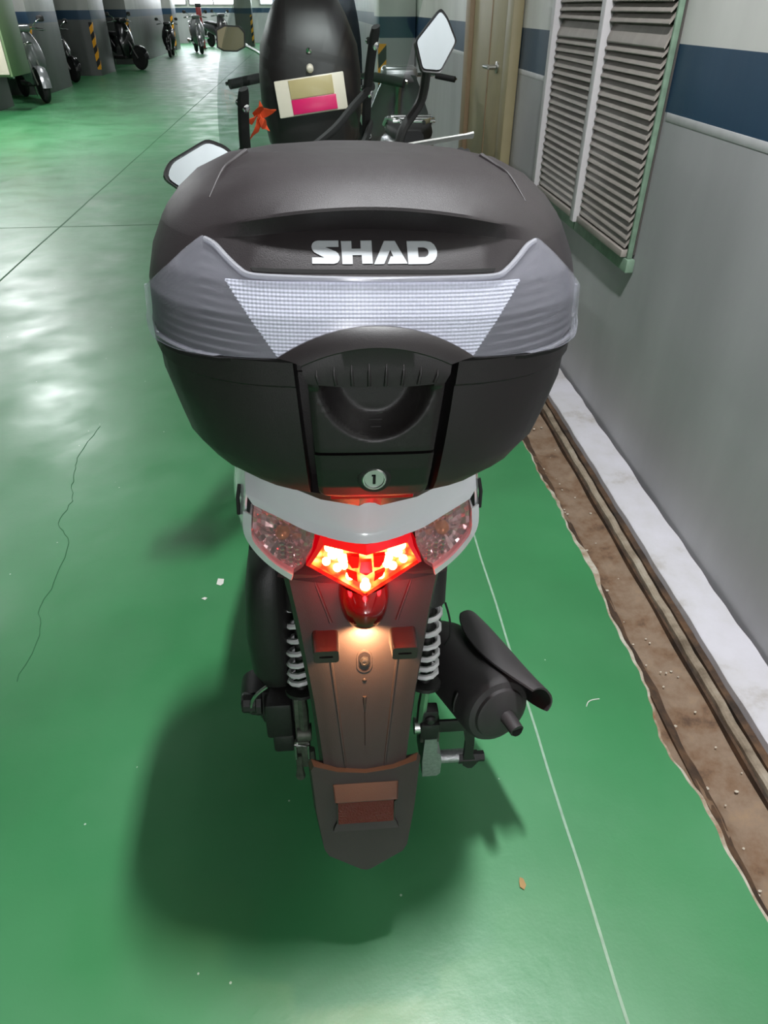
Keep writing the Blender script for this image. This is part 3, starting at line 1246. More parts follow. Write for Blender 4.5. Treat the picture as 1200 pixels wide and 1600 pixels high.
# mounting plate under the case
bm = NB()
pl = [(-.115, .70), (-.09, .625), (-.055, .598), (-.012, .583), (-.006, .588), (0, .589), (.006, .588), (.012, .583), (.055, .598), (.09, .625), (.115, .70),
      (.11, .92), (-.11, .92)]
poly_solid(bm, [pl], lambda x, y: Vector((x, y, .8865)), lambda x, y: Vector((x * .96, .78 + (y - .78) * .94, .868)))
put('mounting_plate', bm, M['case_dark'], case)
bm = NB()
patch_z = .9005
add_box(bm, (0, body_y(0, .8985) + .004, .8965), (.085, .012, .005), .0015)
put('base_lip', bm, M['red_glow'], case)['label'] = 'dark red glow strip under the lock panel, tail lamp reflection painted in'

# ================================================================== WHITE SCOOTER
sc = thing('scooter', 'white scooter with lit red tail lamp and long dark rear fender, parked nearest', 'scooter', (0, .9, 0),
           leaned((0, .9, 0)), (0, LEAN, 0))


def mir(pts, s):
    return [(p[0] * s, p[1], p[2]) for p in pts]


def bez(pts, n):
    return curve(pts, n)


# tail cowl
A_c = [(-.146, .735, .838), (-.12, .70, .842), (-.07, .672, .842), (0, .655, .842), (.07, .672, .842), (.12, .70, .842), (.146, .735, .838)]
B_c = [(-.1445, .704, .812), (-.11, .681, .808), (-.06, .655, .800), (0, .638, .7945), (.06, .655, .800), (.11, .681, .808), (.1445, .704, .812)]
C_c = [(-.136, .696, .801), (-.10, .671, .7965), (-.06, .6475, .790), (0, .632, .7850), (.06, .6475, .790), (.10, .671, .7965), (.136, .696, .801)]
D_c = [(p[0] * .98, p[1] + .02, p[2] + .004) for p in C_c]
bm = NB()
rows = []
for a, b in ((A_c, B_c), (B_c, C_c), (C_c, D_c)):
    ca, cb = curve(a, 5), curve(b, 5)
    for t in (0, .5, .96):
        rows.append([p.lerp(q, t) for p, q in zip(ca, cb)])
rows.append(curve(D_c, 5))
grid(bm, rows)
# side panels, swelling forward
for s in (-1, 1):
    st = []
    prof = [(.704, [(.1445, .812), (.1475, .790), (.1490, .760), (.141, .738), (.124, .718), (.108, .707)]),
            (.735, [(.146, .838), (.155, .80), (.160, .760), (.156, .730), (.142, .704), (.122, .692)]),
            (.80, [(.146, .842), (.162, .81), (.172, .760), (.168, .722), (.150, .690), (.128, .676)]),
            (.95, [(.146, .842), (.168, .81), (.182, .755), (.176, .708), (.154, .668), (.130, .652)]),
            (1.15, [(.140, .83), (.165, .80), (.178, .74), (.170, .68), (.146, .63), (.122, .61)]),
            (1.35, [(.125, .80), (.150, .77), (.160, .70), (.150, .63), (.128, .58), (.108, .55)])]
    for y, pts in prof:
        st.append(curve([(s * x, y - (.02 if y < .71 and i > 2 else 0) * (i - 2) / 3, z) for i, (x, z) in enumerate(pts)], 4))
    grid(bm, st)
    # narrow white rim under the indicator
    e = curve([(s * .1475, .700, .790), (s * .1490, .696, .758), (s * .136, .687, .734), (s * .116, .676, .717), (s * .092, .662, .7065)], 5)
    e2 = curve([(s * .1405, .694, .790), (s * .1420, .689, .758), (s * .129, .681, .739), (s * .111, .671, .724), (s * .090, .660, .7150)], 5)
    e3 = [p + Vector((0, .02, 0)) for p in e2]
    grid(bm, [e, e2, e3])
bmesh.ops.recalc_face_normals(bm, faces=bm.faces)
bmesh.ops.solidify(bm, geom=bm.faces[:], thickness=.0025)
cowl = put('tail_cowl', bm, M['white'], sc, angle=30)
cowl['label'] = 'glossy white tail cowl'
# cowl clips at the left and right shoulder
for s in (-1, 1):
    bm = NB()
    tube(bm, [(s * .155, .735, .806), (s * .158, .728, .79), (s * .159, .727, .765)], .0025, 6)
    put('side_clip', bm, M['rubber'], cowl)

# tail lamp
lampb = NB()
TL = [(-.0545, .6445, .7895), (0, .6310, .7840), (.0545, .6445, .7895), (.0600, .649, .766), (.0735, .659, .7315), (.0, .6365, .694), (-.0735, .659, .7315), (-.0600, .649, .766)]
TC = Vector((0, .640, .745))
TW = [(-.0505, .6415, .7770), (0, .6285, .7700), (.0505, .6415, .7770), (.0585, .6465, .758), (.0690, .6545, .7335), (.0, .6335, .6975), (-.0690, .6545, .7335), (-.0585, .6465, .758)]
F1 = [Vector(p) for p in TL]
F2 = [Vector(p) for p in TW]
F3 = [p + Vector((0, .006, 0)) for p in F2]
BK = [p + Vector((0, .035, 0)) for p in F1]
grid(lampb, [BK, F1, F2, F3], True)
tl = put('tail_lamp', lampb, M['red_lens'], sc, angle=25)
tl['label'] = 'red tail lamp, lit'
bm = NB()
rows = []
for t in (0, .35, .7, 1):
    rows.append([p.lerp(Vector((0, .6345, .741)), t * .999) + Vector((0, .0062 + .004 * math.sin(t * 3.1), 0)) for p in F2])
grid(bm, rows, True)
put('lit_reflector', bm, M['glow'], tl)
LEDS = [(-.0440, .7690, .0046), (-.0395, .7590, .0052), (-.0330, .7640, .0044), (-.0275, .7540, .0050), (-.0480, .7455, .0040), (-.0345, .7380, .0042), (-.0190, .7275, .0042),
        (-.0260, .7430, .0034), (.0, .7140, .0052), (.0, .7215, .0036)]
LEDS += [(-x, z, r) for x, z, r in LEDS if x < 0]
for x, z, r in LEDS:
    bm = NB()
    yy = .6310 + abs(x) * .30 + (.745 - z) * .03
    r *= 1.3
    lathe(bm, [(r, .006), (r, .002), (r * .8, 0), (r * .4, -.001), (0, -.0013)], (x, yy, z), (0, 1, 0), 10)
    put('led', bm, M['led'], tl)
for pts in ([(-.0235, .7665), (-.0085, .7680), (-.0095, .7500), (-.0170, .7480), (-.0220, .7560)], [(-.0065, .7600), (.0065, .7600), (.0080, .7430), (0, .7390), (-.0080, .7430)],
            [(.0235, .7665), (.0085, .7680), (.0095, .7500), (.0170, .7480), (.0220, .7560)],
            [(-.024, .742), (-.011, .738), (-.010, .727), (-.021, .733)], [(.024, .742), (.011, .738), (.010, .727), (.021, .733)]):
    bm = NB()
    f = lambda x, z: Vector((x, .6268 + abs(x) * .25, z))
    poly_solid(bm, [pts], f, lambda x, z: f(x, z) + Vector((0, .006, 0)))
    put('centre_window', bm, M['led_red'], tl)['label'] = 'dark red window in the lamp centre'

for lx, ly_, lz, en in ((0, .602, .724, .40), (-.044, .632, .706, .20), (.044, .632, .706, .20)):
    rd = bpy.data.lights.new('tail_light', 'POINT')
    rd.energy = en
    rd.color = (1.0, .015, .02)
    rd.shadow_soft_size = .008
    ro_ = bpy.data.objects.new('tail_light', rd)
    COL.objects.link(ro_)
    ro_.parent = tl
    ro_.location = Vector((lx, ly_, lz)) - ORG[tl.name]

# turn signals
for s in (-1, 1):
    pts = [(.1355, .6955, .7975), (.10, .6700, .7925), (.0610, .6475, .7860), (.0645, .6520, .762), (.0770, .6600, .7300), (.0900, .6620, .7170), (.1110, .6730, .7255), (.1285, .6830, .7405), (.1400, .6920, .7620)]
    P = [Vector((s * a, b, c)) for a, b, c in pts]
    cen = sum(P, Vector()) / len(P) + Vector((0, -.006, 0))
    bm = NB()
    rows = [[p + Vector((0, .03, 0)) for p in P], P]
    for t in (.3, .6, .999):
        rows.append([p.lerp(cen, t) for p in P])
    # the lens: outer skin only 2 mm thick
    grid(bm, rows[1:], True)
    bmesh.ops.recalc_face_normals(bm, faces=bm.faces)
    bmesh.ops.solidify(bm, geom=bm.faces[:], thickness=.0015)
    ts = put('turn_signal', bm, M['lens_clear'], sc, angle=30)
    ts['label'] = 'clear turn signal lens'
    bm = NB()
    rng = random.Random(3)
    Q = []
    for i in range(len(P)):
        a_, b_ = P[i], P[(i + 1) % len(P)]
        Q += [a_.lerp(b_, k / 4) for k in range(4)]
    rows = []
    for t in (0, .12, .26, .40, .54, .68, .82, .999):
        rows.append([p.lerp(cen, t) + Vector((0, .007 + .022 * math.sin(t * PI / 2) + rng.uniform(-.0035, .0035) * (0 < t < .9), 0)) for p in Q])
    grid(bm, rows, True)
    put('signal_bowl', bm, M['bowl'], ts, angle=2)
    bm = NB()
    bc = Vector((s * .102, .690, .762))
    for v in bmesh.ops.create_uvsphere(bm, u_segments=14, v_segments=10, radius=.0095)['verts']:
        v.co = Vector((v.co.x, v.co.y * 1.3, v.co.z)) + bc
    put('bulb', bm, M['amber'], ts)
    # faceted block in the lower inner corner, a grid of flutes
    for a in range(3):
        for b in range(4):
            bm = NB()
            x = s * (.083 + .0095 * a)
            z = .728 + .008 * b + .0012 * a
            add_box(bm, (x, .6685 + .0038 * a, z), (.0085, .006, .0070), .0024, 1)
            put('flute', bm, M['chrome'], ts, angle=20)
    bm = NB()
    q0 = Vector((s * .134, .696, .772))
    tube(bm, [q0, (s * .112, .683, .760), (s * .090, .670, .757), (s * .069, .656, .752)], .0014, 6)
    put('lens_rib', bm, M['lens_clear'], ts)

# black tail under-tray between lamp and fender
bm = NB()
rows = []
for (z, yy, w) in [(.700, .655, .112), (.714, .668, .105), (.735, .685, .110), (.76, .70, .118), (.79, .715, .120)]:
    rows.append([Vector((w * t, yy + .02 * t * t, z)) for t in [-1 + i / 6 for i in range(13)]])
grid(bm, rows)
bmesh.ops.solidify(bm, geom=bm.faces[:], thickness=.003)
put('under_tray', bm, M['engine'], sc)


# rear fender
def fy(z):
    return .662 - .14 * (.69 - z) / .45


def fw(z):
    return pw(z, [(.38, .066), (.43, .070), (.465, .074), (.52, .081), (.58, .0905), (.64, .100), (.70, .1125), (.716, .1125)])


FX = [-1, -.99, -.93, -.86, -.72, -.58, -.45, -.3, -.15, 0, .15, .3, .45, .58, .72, .86, .93, .99, 1]


def fdy(t, z):
    a = abs(t)
    d = .006 * a * a
    if a > .86:
        d += .045 * ((a - .86) / .14) ** 1.4
    d += -.0016 * math.exp(-((a - .60) / .035) ** 2)      # pressed ridge each side
    return d


bm = NB()
zz = [.716, .708] + [.70 - i * .01 for i in range(33)]
o = [[Vector((fw(z) * t, fy(min(z, .70)) + fdy(t, z) + (.012 if z > .71 else 0), z)) for t in FX] for z in zz]
i_ = [[p + Vector((0, .004, .001)) for p in r] for r in o]
shell(bm, o, i_)
fen = put('rear_fender', bm, M['fender'], sc, angle=40)
fen['label'] = 'long dark plastic rear fender'
# side skirts of the fender
for s in (-1, 1):
    bm = NB()
    o = []
    for z in zz:
        w = fw(z)
        y = fy(min(z, .70)) + fdy(1, z)
        o.append([Vector((s * w, y, z)), Vector((s * (w - .004), y + .03, z + .004)), Vector((s * (w - .014), y + .07 + .04 * max(0, z - .5), z + .01))])
    grid(bm, o)
    bmesh.ops.solidify(bm, geom=bm.faces[:], thickness=.003)
    put('fender_side', bm, M['fender'], fen)
# pressed bright ridges above the brackets
for s in (-1, 1):
    bm = NB()
    ps = [(s * (.064 - .004 * k), fy(.70 - .012 * k) + .001, .70 - .012 * k) for k in range(6)]
    tube(bm, ps, [.0006] + [.0022] * 4 + [.0026], 6, .8)
    put('fender_ridge', bm, M['fender'], fen)
    bm = NB()
    ps = [(s * (.0465 - .0016 * k), fy(.60 - .016 * k) + .0012, .60 - .016 * k) for k in range(13)]
    tube(bm, ps, [.002] * 12 + [.0005], 6, .8)
    put('fender_ridge', bm, M['fender'], fen)
# number plate brackets
for s in (-1, 1):
    bm = NB()
    z, x = .619, s * .0515
    yf_ = .606
    f = lambda a, b: Vector((x + a, yf_ + b * -.12, z + b))
    rr = []
    for (hw, hh) in ((.0165, .0125),):
        r = .005
        for cx, cz, a0 in ((hw - r, hh - r, 0), (-hw + r, hh - r, 90), (-hw + r, -hh + r, 180), (hw - r, -hh + r, 270)):
            for k in range(5):
                a = math.radians(a0 + k * 22.5)
                rr.append((cx + r * math.cos(a), cz + r * math.sin(a)))
    hole = [(.0085 * math.cos(a) * (1 if abs(math.cos(a)) > .3 else 1), .0024 * math.sin(a)) for a in [PI * 2 * k / 16 for k in range(16)]]
    hole = [(max(-.0088, min(.0088, h * 1.5)), v) for h, v in hole]
    poly_solid(bm, [rr, hole], f, lambda a, b: f(a, b) + Vector((0, .008, 0)))
    rows = [[f(a, b) + Vector((0, .003, 0)) for a, b in rr], [Vector((x + a * 1.12, fy(z + b * 1.3) + .006, z + b * 1.1 - .004)) for a, b in rr]]
    grid(bm, rows, True)
    put('plate_bracket', bm, M['fender'], fen, angle=40)
    bm = NB()
    add_box(bm, (x, yf_ + .010, z), (.024, .003, .012))
    put('slot_back', bm, M['void'], fen)
# bolt in a recess
bm = NB()
oval = [(.0105 * math.cos(a), .0105 * math.sin(a) + (.006 if math.sin(a) > 0 else -.006)) for a in [2 * PI * k / 24 for k in range(24)]]
ov2 = [(a * .82, b * .84) for a, b in oval]
f = lambda a, b: Vector((a, fy(.583 + b) - .0014, .583 + b))
poly_solid(bm, [oval, ov2], f, lambda a, b: f(a, b) + Vector((0, .004, 0)))
put('bolt_recess', bm, M['fender'], fen)
bm = NB()
poly_solid(bm, [ov2], lambda a, b: f(a, b) + Vector((0, .0010, 0)), lambda a, b: f(a, b) + Vector((0, .003, 0)))
put('recess_floor', bm, M['case_dark'], fen)
bm = NB()
lathe(bm, [(.0075, .002), (.0075, -.001), (.0058, -.0015), (.0056, -.005), (.0030, -.0055), (.0025, -.0045), (0, -.0045)], (0, fy(.583) - .0005, .583), (0, 1, -.3), 6)
put('bolt', bm, M['engine'], fen, angle=20)
bm = NB()
for v in bmesh.ops.create_uvsphere(bm, u_segments=10, v_segments=6, radius=.0032)['verts']:
    v.co = Vector((v.co.x, v.co.y * .6 + fy(.554), v.co.z + .554))
put('fender_stud', bm, M['fender'], fen)
bm = NB()
tube(bm, [(0, fy(.53) - .0012, .53), (0, fy(.518) - .001, .518), (0, fy(.505), .505)], [.0028, .002, .0005], 6)
put('fender_stud', bm, M['fender'], fen)
bm = NB()
add_box(bm, (0, fy(.478) - .0003, .478), (.0012, .0012, .055), 0, 1, Matrix.Rotation(math.atan(-.311), 4, 'X'))
put('fender_crease', bm, M['void'], fen)

# number plate lamp hood (dark red dome) with its lamp underneath
bm = NB()
rows = []
for k in range(9):
    a = PI / 2 * k / 8
    w, h = .0335 * math.cos(a * .98) ** .5 if k < 8 else .004, 0
    z = .684 - .040 * math.sin(a)
    rows.append([Vector((w * math.cos(b), fy(z) + .004 - .046 * math.sin(b) * max(.15, math.cos(a) ** .6), z)) for b in [PI * j / 14 for j in range(15)]])
rows.insert(0, [Vector((p.x * .95, p.y + .018 * math.sin(PI * j / 14), .700)) for j, p in enumerate(rows[0])])
grid(bm, rows, False)
bmesh.ops.solidify(bm, geom=bm.faces[:], thickness=.002)
hood = put('plate_lamp_hood', bm, M['red_dark'], fen, angle=60)
hood['label'] = 'dark red hood of the number plate lamp'
bm = NB()
add_box(bm, (0, .640, .6640), (.020, .006, .0025), .0008, 1)
pl_ = put('plate_lamp', bm, M['lamp_warm'], hood)
pd = bpy.data.lights.new('plate_light', 'SPOT')
pd.energy = 2.6
pd.spot_size = math.radians(152)
pd.spot_blend = .25
pd.shadow_soft_size = .006
pd.color = (1.0, .52, .24)
po = bpy.data.objects.new('plate_light', pd)
COL.objects.link(po)
po.parent = pl_
po.location = (0, -.022, -.030)
po.rotation_euler = (math.radians(12), 0, 0)

# mud flap
bm = NB()
fl = [(-.0775, .4200), (-.0735, .4270), (-.040, .4180), (0, .4135), (.040, .4180), (.0735, .4270), (.0775, .4200), (.0715, .345), (.062, .283), (.0555, .272), (.008, .2440), (0, .2420), (-.008, .2440),
      (-.0555, .272), (-.062, .283), (-.0715, .345)]
g1 = lambda x, z: Vector((x, fy(z) - .008 + .03 * max(0, abs(x) - .05) * 3, z))
poly_solid(bm, [fl], g1, lambda x, z: Vector((x * 1.06, fy(z) + .010, z - .004)))
flap = put('mud_flap', bm, M['fender'], fen, angle=25)
# reflector housing
bm = NB()
def slab(x0, x1, zt, zb, proud, back=.004):
    P = lambda x, z, d: Vector((x, fy(z) - .008 - d, z))
    vs = [bm.verts.new(p) for p in (P(x0, zt, proud), P(x1, zt, proud), P(x1, zb, proud), P(x0, zb, proud), P(x0, zt, -back), P(x1, zt, -back), P(x1, zb, -back), P(x0, zb, -back))]
    for q in ((0, 1, 2, 3), (4, 5, 6, 7), (0, 1, 5, 4), (1, 2, 6, 5), (2, 3, 7, 6), (3, 0, 4, 7)):
        bm.faces.new([vs[i] for i in q])
# top hood: a sloped plate standing proud
P = lambda x, z, d: Vector((x, fy(z) - .008 - d, z))
top = [P(-.0475, .397, 0), P(.0475, .397, 0), P(.0450, .3875, .0200), P(-.0450, .3875, .0200)]
low = [p + Vector((0, .002, -.0035)) for p in top]
grid(bm, [top, low], True, True, True)
for s in (-1, 1):
    a = [P(s * .0475, .397, 0), P(s * .0450, .3875, .0200), P(s * .0430, .372, .009), P(s * .0425, .335, .004), P(s * .0480, .322, .0)]
    b = [p + Vector((-s * .002, 0.0, 0)) for p in a]
    c = [Vector((p.x, p.y + .010, p.z)) for p in b]
    d = [Vector((p.x, p.y + .010, p.z)) for p in a]
    grid(bm, [a, b, c, d], False)
    grid(bm, [d, a], False)
bot = [P(-.0430, .334, .003), P(.0430, .334, .003), P(.0485, .3205, .0045), P(-.0485, .3205, .0045)]
bl = [p + Vector((0, .008, -.002)) for p in bot]
grid(bm, [bot, bl], True, True, True)
rh = put('reflector_housing', bm, M['fender'], flap, angle=20)
bm = NB()
slab(-.0405, .0405, .3790, .3740, .0085)
put('reflector_cap', bm, M['fender'], flap)
bm = NB()
slab(-.0405, .0405, .3725, .3345, .0055)
put('rear_reflector', bm, M['red_mark'], flap)['label'] = 'dark red rear reflector'


# ---- wheels
def wheel(name, c, R, wid, parent, axis=(1, 0, 0), spokes=5, mx=None):
    """tyre, rim, hub as one thing's part with sub-parts"""
    bm = NB()
    prof = []
    for k in range(15):
        a = -PI * .62 + PI * 1.24 * k / 14
        prof.append((R - wid * .5 + wid * .5 * math.cos(a), wid * .5 * math.sin(a)))
    o = Vector(c)
    lathe(bm, prof, o, axis, 36)
    if mx:
        bm.transform(mx)
    ty = put(name, bm, M['rubber'], parent, angle=50)
    bm = NB()
    lathe(bm, [(R - wid * .95, -wid * .36), (R - wid * .78, -wid * .4), (R - wid * .78, wid * .4), (R - wid * .95, wid * .36), (R - wid * 1.02, 0)], o, axis, 30)
    if mx:
        bm.transform(mx)
    put('rim', bm, M['cast'], ty)
    a = Vector(axis).normalized()
    u = a.orthogonal().normalized()
    w = a.cross(u)
    bm = NB()
    lathe(bm, [(.0, -wid * .4), (.035, -wid * .4), (.042, -.01), (.042, .01), (.035, wid * .4), (0, wid * .4)], o, axis, 18)
    for k in range(spokes):
        d = u * math.cos(2 * PI * k / spokes) + w * math.sin(2 * PI * k / spokes)
        tube(bm, [o + d * .03, o + d * (R - wid * .9)], [.018, .012], 6)
    if mx:
        bm.transform(mx)
    put('spokes', bm, M['cast_dark'], ty)
    return ty


wheel('rear_wheel', (0, .865, .262), .262, .088, sc)


# ---- shock absorbers
def helix(bm, a, b, R, r, turns, n=10):
    a, b = Vector(a), Vector(b)
    d = (b - a)
    u = d.orthogonal().normalized()
    w = d.normalized().cross(u)
    ps = []
    m = int(turns * n)
    for k in range(m + 1):
        t = k / m
        # closer coils at the bottom
        tt = t * .55 + .45 * t * t
        an = 2 * PI * turns * t
        ps.append(a + d * tt + (u * math.cos(an) + w * math.sin(an)) * R)
    tube(bm, ps, r, 6)


for s, x in ((-1, -.0965), (1, .1150)):
    bm = NB()
    helix(bm, (x - .002 * s, .748, .402), (x + .003, .795, .570), .0175, .0047, 7.5)
    sp = put('shock_spring', bm, M['spring'], sc)
    sp['label'] = 'white coil spring'
    bm = NB()
    lathe(bm, [(.009, 0), (.009, .30)], (x - .002 * s, .742, .37), (.005, .072, .268), 12)
    lathe(bm, [(.026, 0.012), (.026, .018), (.014, .02)], (x - .002 * s, .742, .372), (.005, .072, .268), 16)
    lathe(bm, [(.019, .17), (.025, .175), (.025, .33), (.018, .34)], (x - .002 * s, .742, .37), (.005, .072, .268), 16)
    put('shock_body', bm, M['engine'], sp)
    bm = NB()
    tube(bm, [(x - .002 * s, .741, .375), (x - .004 * s, .738, .345), (x - .004 * s, .738, .29)], [.008, .009, .009], 8)
    lathe(bm, [(.015, -.012), (.015, .012)], (x - .004 * s, .738, .283), (1, 0, 0), 16)
    put('shock_fork', bm, M['cast_dark'] if s < 0 else M['steel'], sp)

# ---- right side: bracket, arm, axle, muffler
bm = NB()
box2(bm, (.108, .722, .262), (.142, .738, .302), .003)
box2(bm, (.110, .730, .290), (.139, .752, .328), .003)
lathe(bm, [(.0095, 0), (.0095, -.004), (.006, -.008), (0, -.009)], (.125, .730, .310), (0, 1, 0), 14)
box2(bm, (.140, .726, .275), (.190, .732, .306), .002)
mb = put('muffler_bracket', bm, M['engine'], sc)
bm = NB()
arm = [(.118, .262), (.139, .262), (.142, .240), (.142, .222), (.150, .215), (.153, .196), (.153, .158), (.147, .150), (.120, .150), (.117, .200)]
poly_solid(bm, [arm], lambda x, z: Vector((x, .722, z)), lambda x, z: Vector((x, .80, z)))
bmesh.ops.bevel(bm, geom=[e for e in bm.edges if abs(e.verts[0].co.y - e.verts[1].co.y) < 1e-5 and e.is_boundary is False and e.calc_face_angle(0) > .5], offset=.003, segments=2, affect='EDGES')
put('aluminium_arm', bm, M['cast'], sc, angle=30)['label'] = 'cast aluminium arm beside the rear wheel'
bm = NB()
box2(bm, (.112, .735, .235), (.122, .775, .270), .002)
box2(bm, (.138, .745, .220), (.150, .785, .266), .002)
put('arm_clevis', bm, M['cast_dark'], sc)
bm = NB()
lathe(bm, [(.0115, 0), (.0125, .004), (.0125, .05)], (.150, .742, .180), (1, 0, 0), 16)
put('axle_spacer', bm, M['cast'], sc)
bm = NB()
pl = [(.186, .306), (.206, .290), (.211, .23), (.212, .20), (.222, .172), (.214, .158), (.206, .1585), (.196, .168), (.194, .24), (.187, .275)]
poly_solid(bm, [pl], lambda x, z: Vector((x, .728, z)), lambda x, z: Vector((x, .736, z)))
lathe(bm, [(.012, -.012), (.012, .024)], (.200, .738, .180), (1, 0, 0), 6)
lathe(bm, [(.010, 0), (.010, .012)], (.224, .738, .180), (1, 0, 0), 6)
put('muffler_hanger', bm, M['engine'], sc, angle=25)

MA = Vector((.232, .690, .368))
MBk = Vector((.150, .935, .305))
ax = (MBk - MA).normalized()
bm = NB()
lathe(bm, [(0, -.004), (.040, -.004), (.0445, -.002), (.0465, .003), (.0555, .0065), (.0595, .012), (.0615, .020), (.0615, .17), (.058, .205), (.046, .235), (.030, .26), (.022, .30)], MA, ax, 36)
mu = put('muffler', bm, M['muffler'], sc, angle=30)
mu['label'] = 'black muffler canister'
bm = NB()
u = Vector((0, 0, 1)) - ax * ax.z
u.normalize()
w = ax.cross(u)                       # to the right of the axis
tip0 = MA + w * .010 + u * -.008
tube(bm, [tip0 + ax * .02, tip0 - ax * .012, tip0 - ax * .034 + u * -.006], [.0125, .0125, .0120], 14)
tp = put('tail_pipe', bm, M['muffler'], mu)
bm = NB()
q = tip0 - ax * .0345 + u * -.006
lathe(bm, [(0, 0), (.0098, 0)], q - ax * .0006, ax, 14)
put('pipe_bore', bm, M['void'], mu)
bm = NB()
tube(bm, [MBk + ax * -.02, MBk + ax * .05 + Vector((-.01, 0, -.01)), (.10, 1.06, .22), (.05, 1.20, .16), (.02, 1.32, .2)], .018, 10)
put('exhaust_pipe', bm, M['muffler'], mu)
# weld bead and clip on the canister
bm = NB()
c_ = MA + ax * .045
rs = [c_ + (w * math.cos(a) + u * math.sin(a)) * .0625 for a in [math.radians(150 + k * 3) for k in range(12)]]
tube(bm, rs, .0022, 6)
put('canister_clip', bm, M['engine'], mu)
# heat shield: a curved leaf standing off the canister's outer right and top
bm = NB()
o, i_ = [], []
NS = 18
for k in range(NS + 1):
    t = k / NS
    along = lerp(-.035, .20, t)
    half = 50 * (math.sin(PI * min(1, max(0.0, .10 + .84 * t))) ** .55)
    mid = lerp(30, 42, t)
    rad = .088 - .006 * math.cos(t * PI)
    ro, ri = [], []
    for j in range(11):
        a = math.radians(mid + half * (-1 + 2 * j / 10))
        d = w * math.cos(a) + u * math.sin(a)
        edge = .012 * (abs(-1 + 2 * j / 10) ** 3)
        ro.append(MA + ax * along + d * (rad - edge))
        ri.append(MA + ax * along + d * (rad - edge - .0035))
    o.append(ro)
    i_.append(ri)
shell(bm, o, i_)
hs = put('heat_shield', bm, M['muffler'], mu, angle=45)
hs['label'] = 'black curved heat shield'
for t_, an in ((.06, 45), (.16, 50)):
    bm = NB()
    d = w * math.cos(math.radians(an)) + u * math.sin(math.radians(an))
    tube(bm, [MA + ax * t_ + d * .055, MA + ax * t_ + d * .078], .007, 8)
    put('shield_stay', bm, M['engine'], mu)

# ---- left side: air box, belt case, hub, arm
bm = NB()
rows = []
for (z, x0, x1, y0, y1) in [(.628, -.150, -.112, .78, .95), (.61, -.166, -.108, .765, .98), (.56, -.176, -.104, .755, 1.0), (.48, -.182, -.102, .750, 1.0), (.41, -.179, -.102, .752, .98), (.375, -.165, -.104, .762, .95), (.36, -.150, -.108, .775, .93)]:
    cx, cy, hx, hy = (x0 + x1) / 2, (y0 + y1) / 2, (x1 - x0) / 2, (y1 - y0) / 2
    rows.append([Vector((cx + hx * math.copysign(abs(math.cos(a)) ** .55, math.cos(a)), cy + hy * math.copysign(abs(math.sin(a)) ** .55, math.sin(a)), z)) for a in [2 * PI * k / 28 for k in range(28)]])
grid(bm, rows, True, True, True)
put('air_box', bm, M['engine'], sc, angle=35)['label'] = 'black air filter box'
bm = NB()
lathe(bm, [(0, -.045), (.070, -.042), (.088, -.030), (.092, -.005), (.092, .03)], (-.135, .86, .30), (1, 0, 0), 30)
box2(bm, (-.165, .86, .24), (-.105, 1.22, .385), .02, 3)
bc = put('belt_case', bm, M['engine'], sc, angle=35)
bm = NB()
box2(bm, (-.158, .742, .262), (-.112, .80, .352), .006)
box2(bm, (-.148, .740, .224), (-.110, .79, .270), .006)
lathe(bm, [(.032, 0), (.034, .02), (.034, .05)], (-.168, .770, .325), (0, 1, 0), 20)
put('gear_case', bm, M['engine'], sc)
bm = NB()
lathe(bm, [(.0, 0), (.016, .001), (.0175, .004), (.0175, .024), (.022, .026), (.022, .034)], (-.197, .765, .337), (1, 0, 0), 10)
put('case_plug', bm, M['engine'], sc, angle=25)
bm = NB()
tube(bm, curve([(-.150, .752, .392), (-.168, .750, .375), (-.178, .751, .352), (-.181, .752, .33)], 5), .003, 6)
put('case_seam', bm, M['steel'], sc)
bm = NB()
box2(bm, (-.108, .736, .262), (-.090, .760, .372), .003)
box2(bm, (-.111, .728, .235), (-.085, .737, .268), .002)
box2(bm, (-.100, .726, .195), (-.084, .760, .262), .004)
lathe(bm, [(.0, 0), (.012, 0), (.012, .02)], (-.112, .742, .242), (1, 0, 0), 14)
put('left_arm', bm, M['cast_dark'], sc, angle=30)
bm = NB()
box2(bm, (-.108, .728, .262), (-.104, .752, .268), .001)
tube(bm, [(-.109, .726, .225), (-.109, .726, .262), (-.087, .726, .262), (-.087, .726, .225)], .003, 6)
put('arm_yoke', bm, M['steel'], sc)
bm = NB()
tube(bm, [(-.104, .735, .225), (-.104, .733, .185), (-.104, .733, .160)], [.007, .006, .009], 8)
tube(bm, [(-.082, .733, .24), (-.080, .735, .185), (-.078, .737, .15)], .006, 8)
put('brake_link', bm, M['cast_dark'], sc)
bm = NB()
tube(bm, curve([(-.128, .80, .668), (-.152, .80, .672), (-.165, .80, .692), (-.158, .80, .704), (-.147, .80, .695), (-.132, .80, .672)], 6), .0018, 6)
tube(bm, curve([(-.120, .80, .655), (-.145, .80, .653), (-.160, .80, .655)], 5), [.008] * 10 + [.005], 8)
put('cable_loop', bm, M['rubber'], sc)
# right side: black side housing above the exhaust
bm = NB()
box2(bm, (.095, .81, .40), (.150, 1.05, .66), .03, 4)
put('side_housing', bm, M['engine'], sc)
bm = NB()
tube(bm, curve([(.150, .82, .50), (.156, .80, .48), (.157, .79, .45), (.150, .79, .43)], 4), .0018, 6)
put('vent_hose', bm, M['rubber'], sc)
# swingarm + engine block
bm = NB()
box2(bm, (-.095, .95, .20), (.085, 1.36, .40), .03, 3)
put('engine_block', bm, M['engine'], sc)

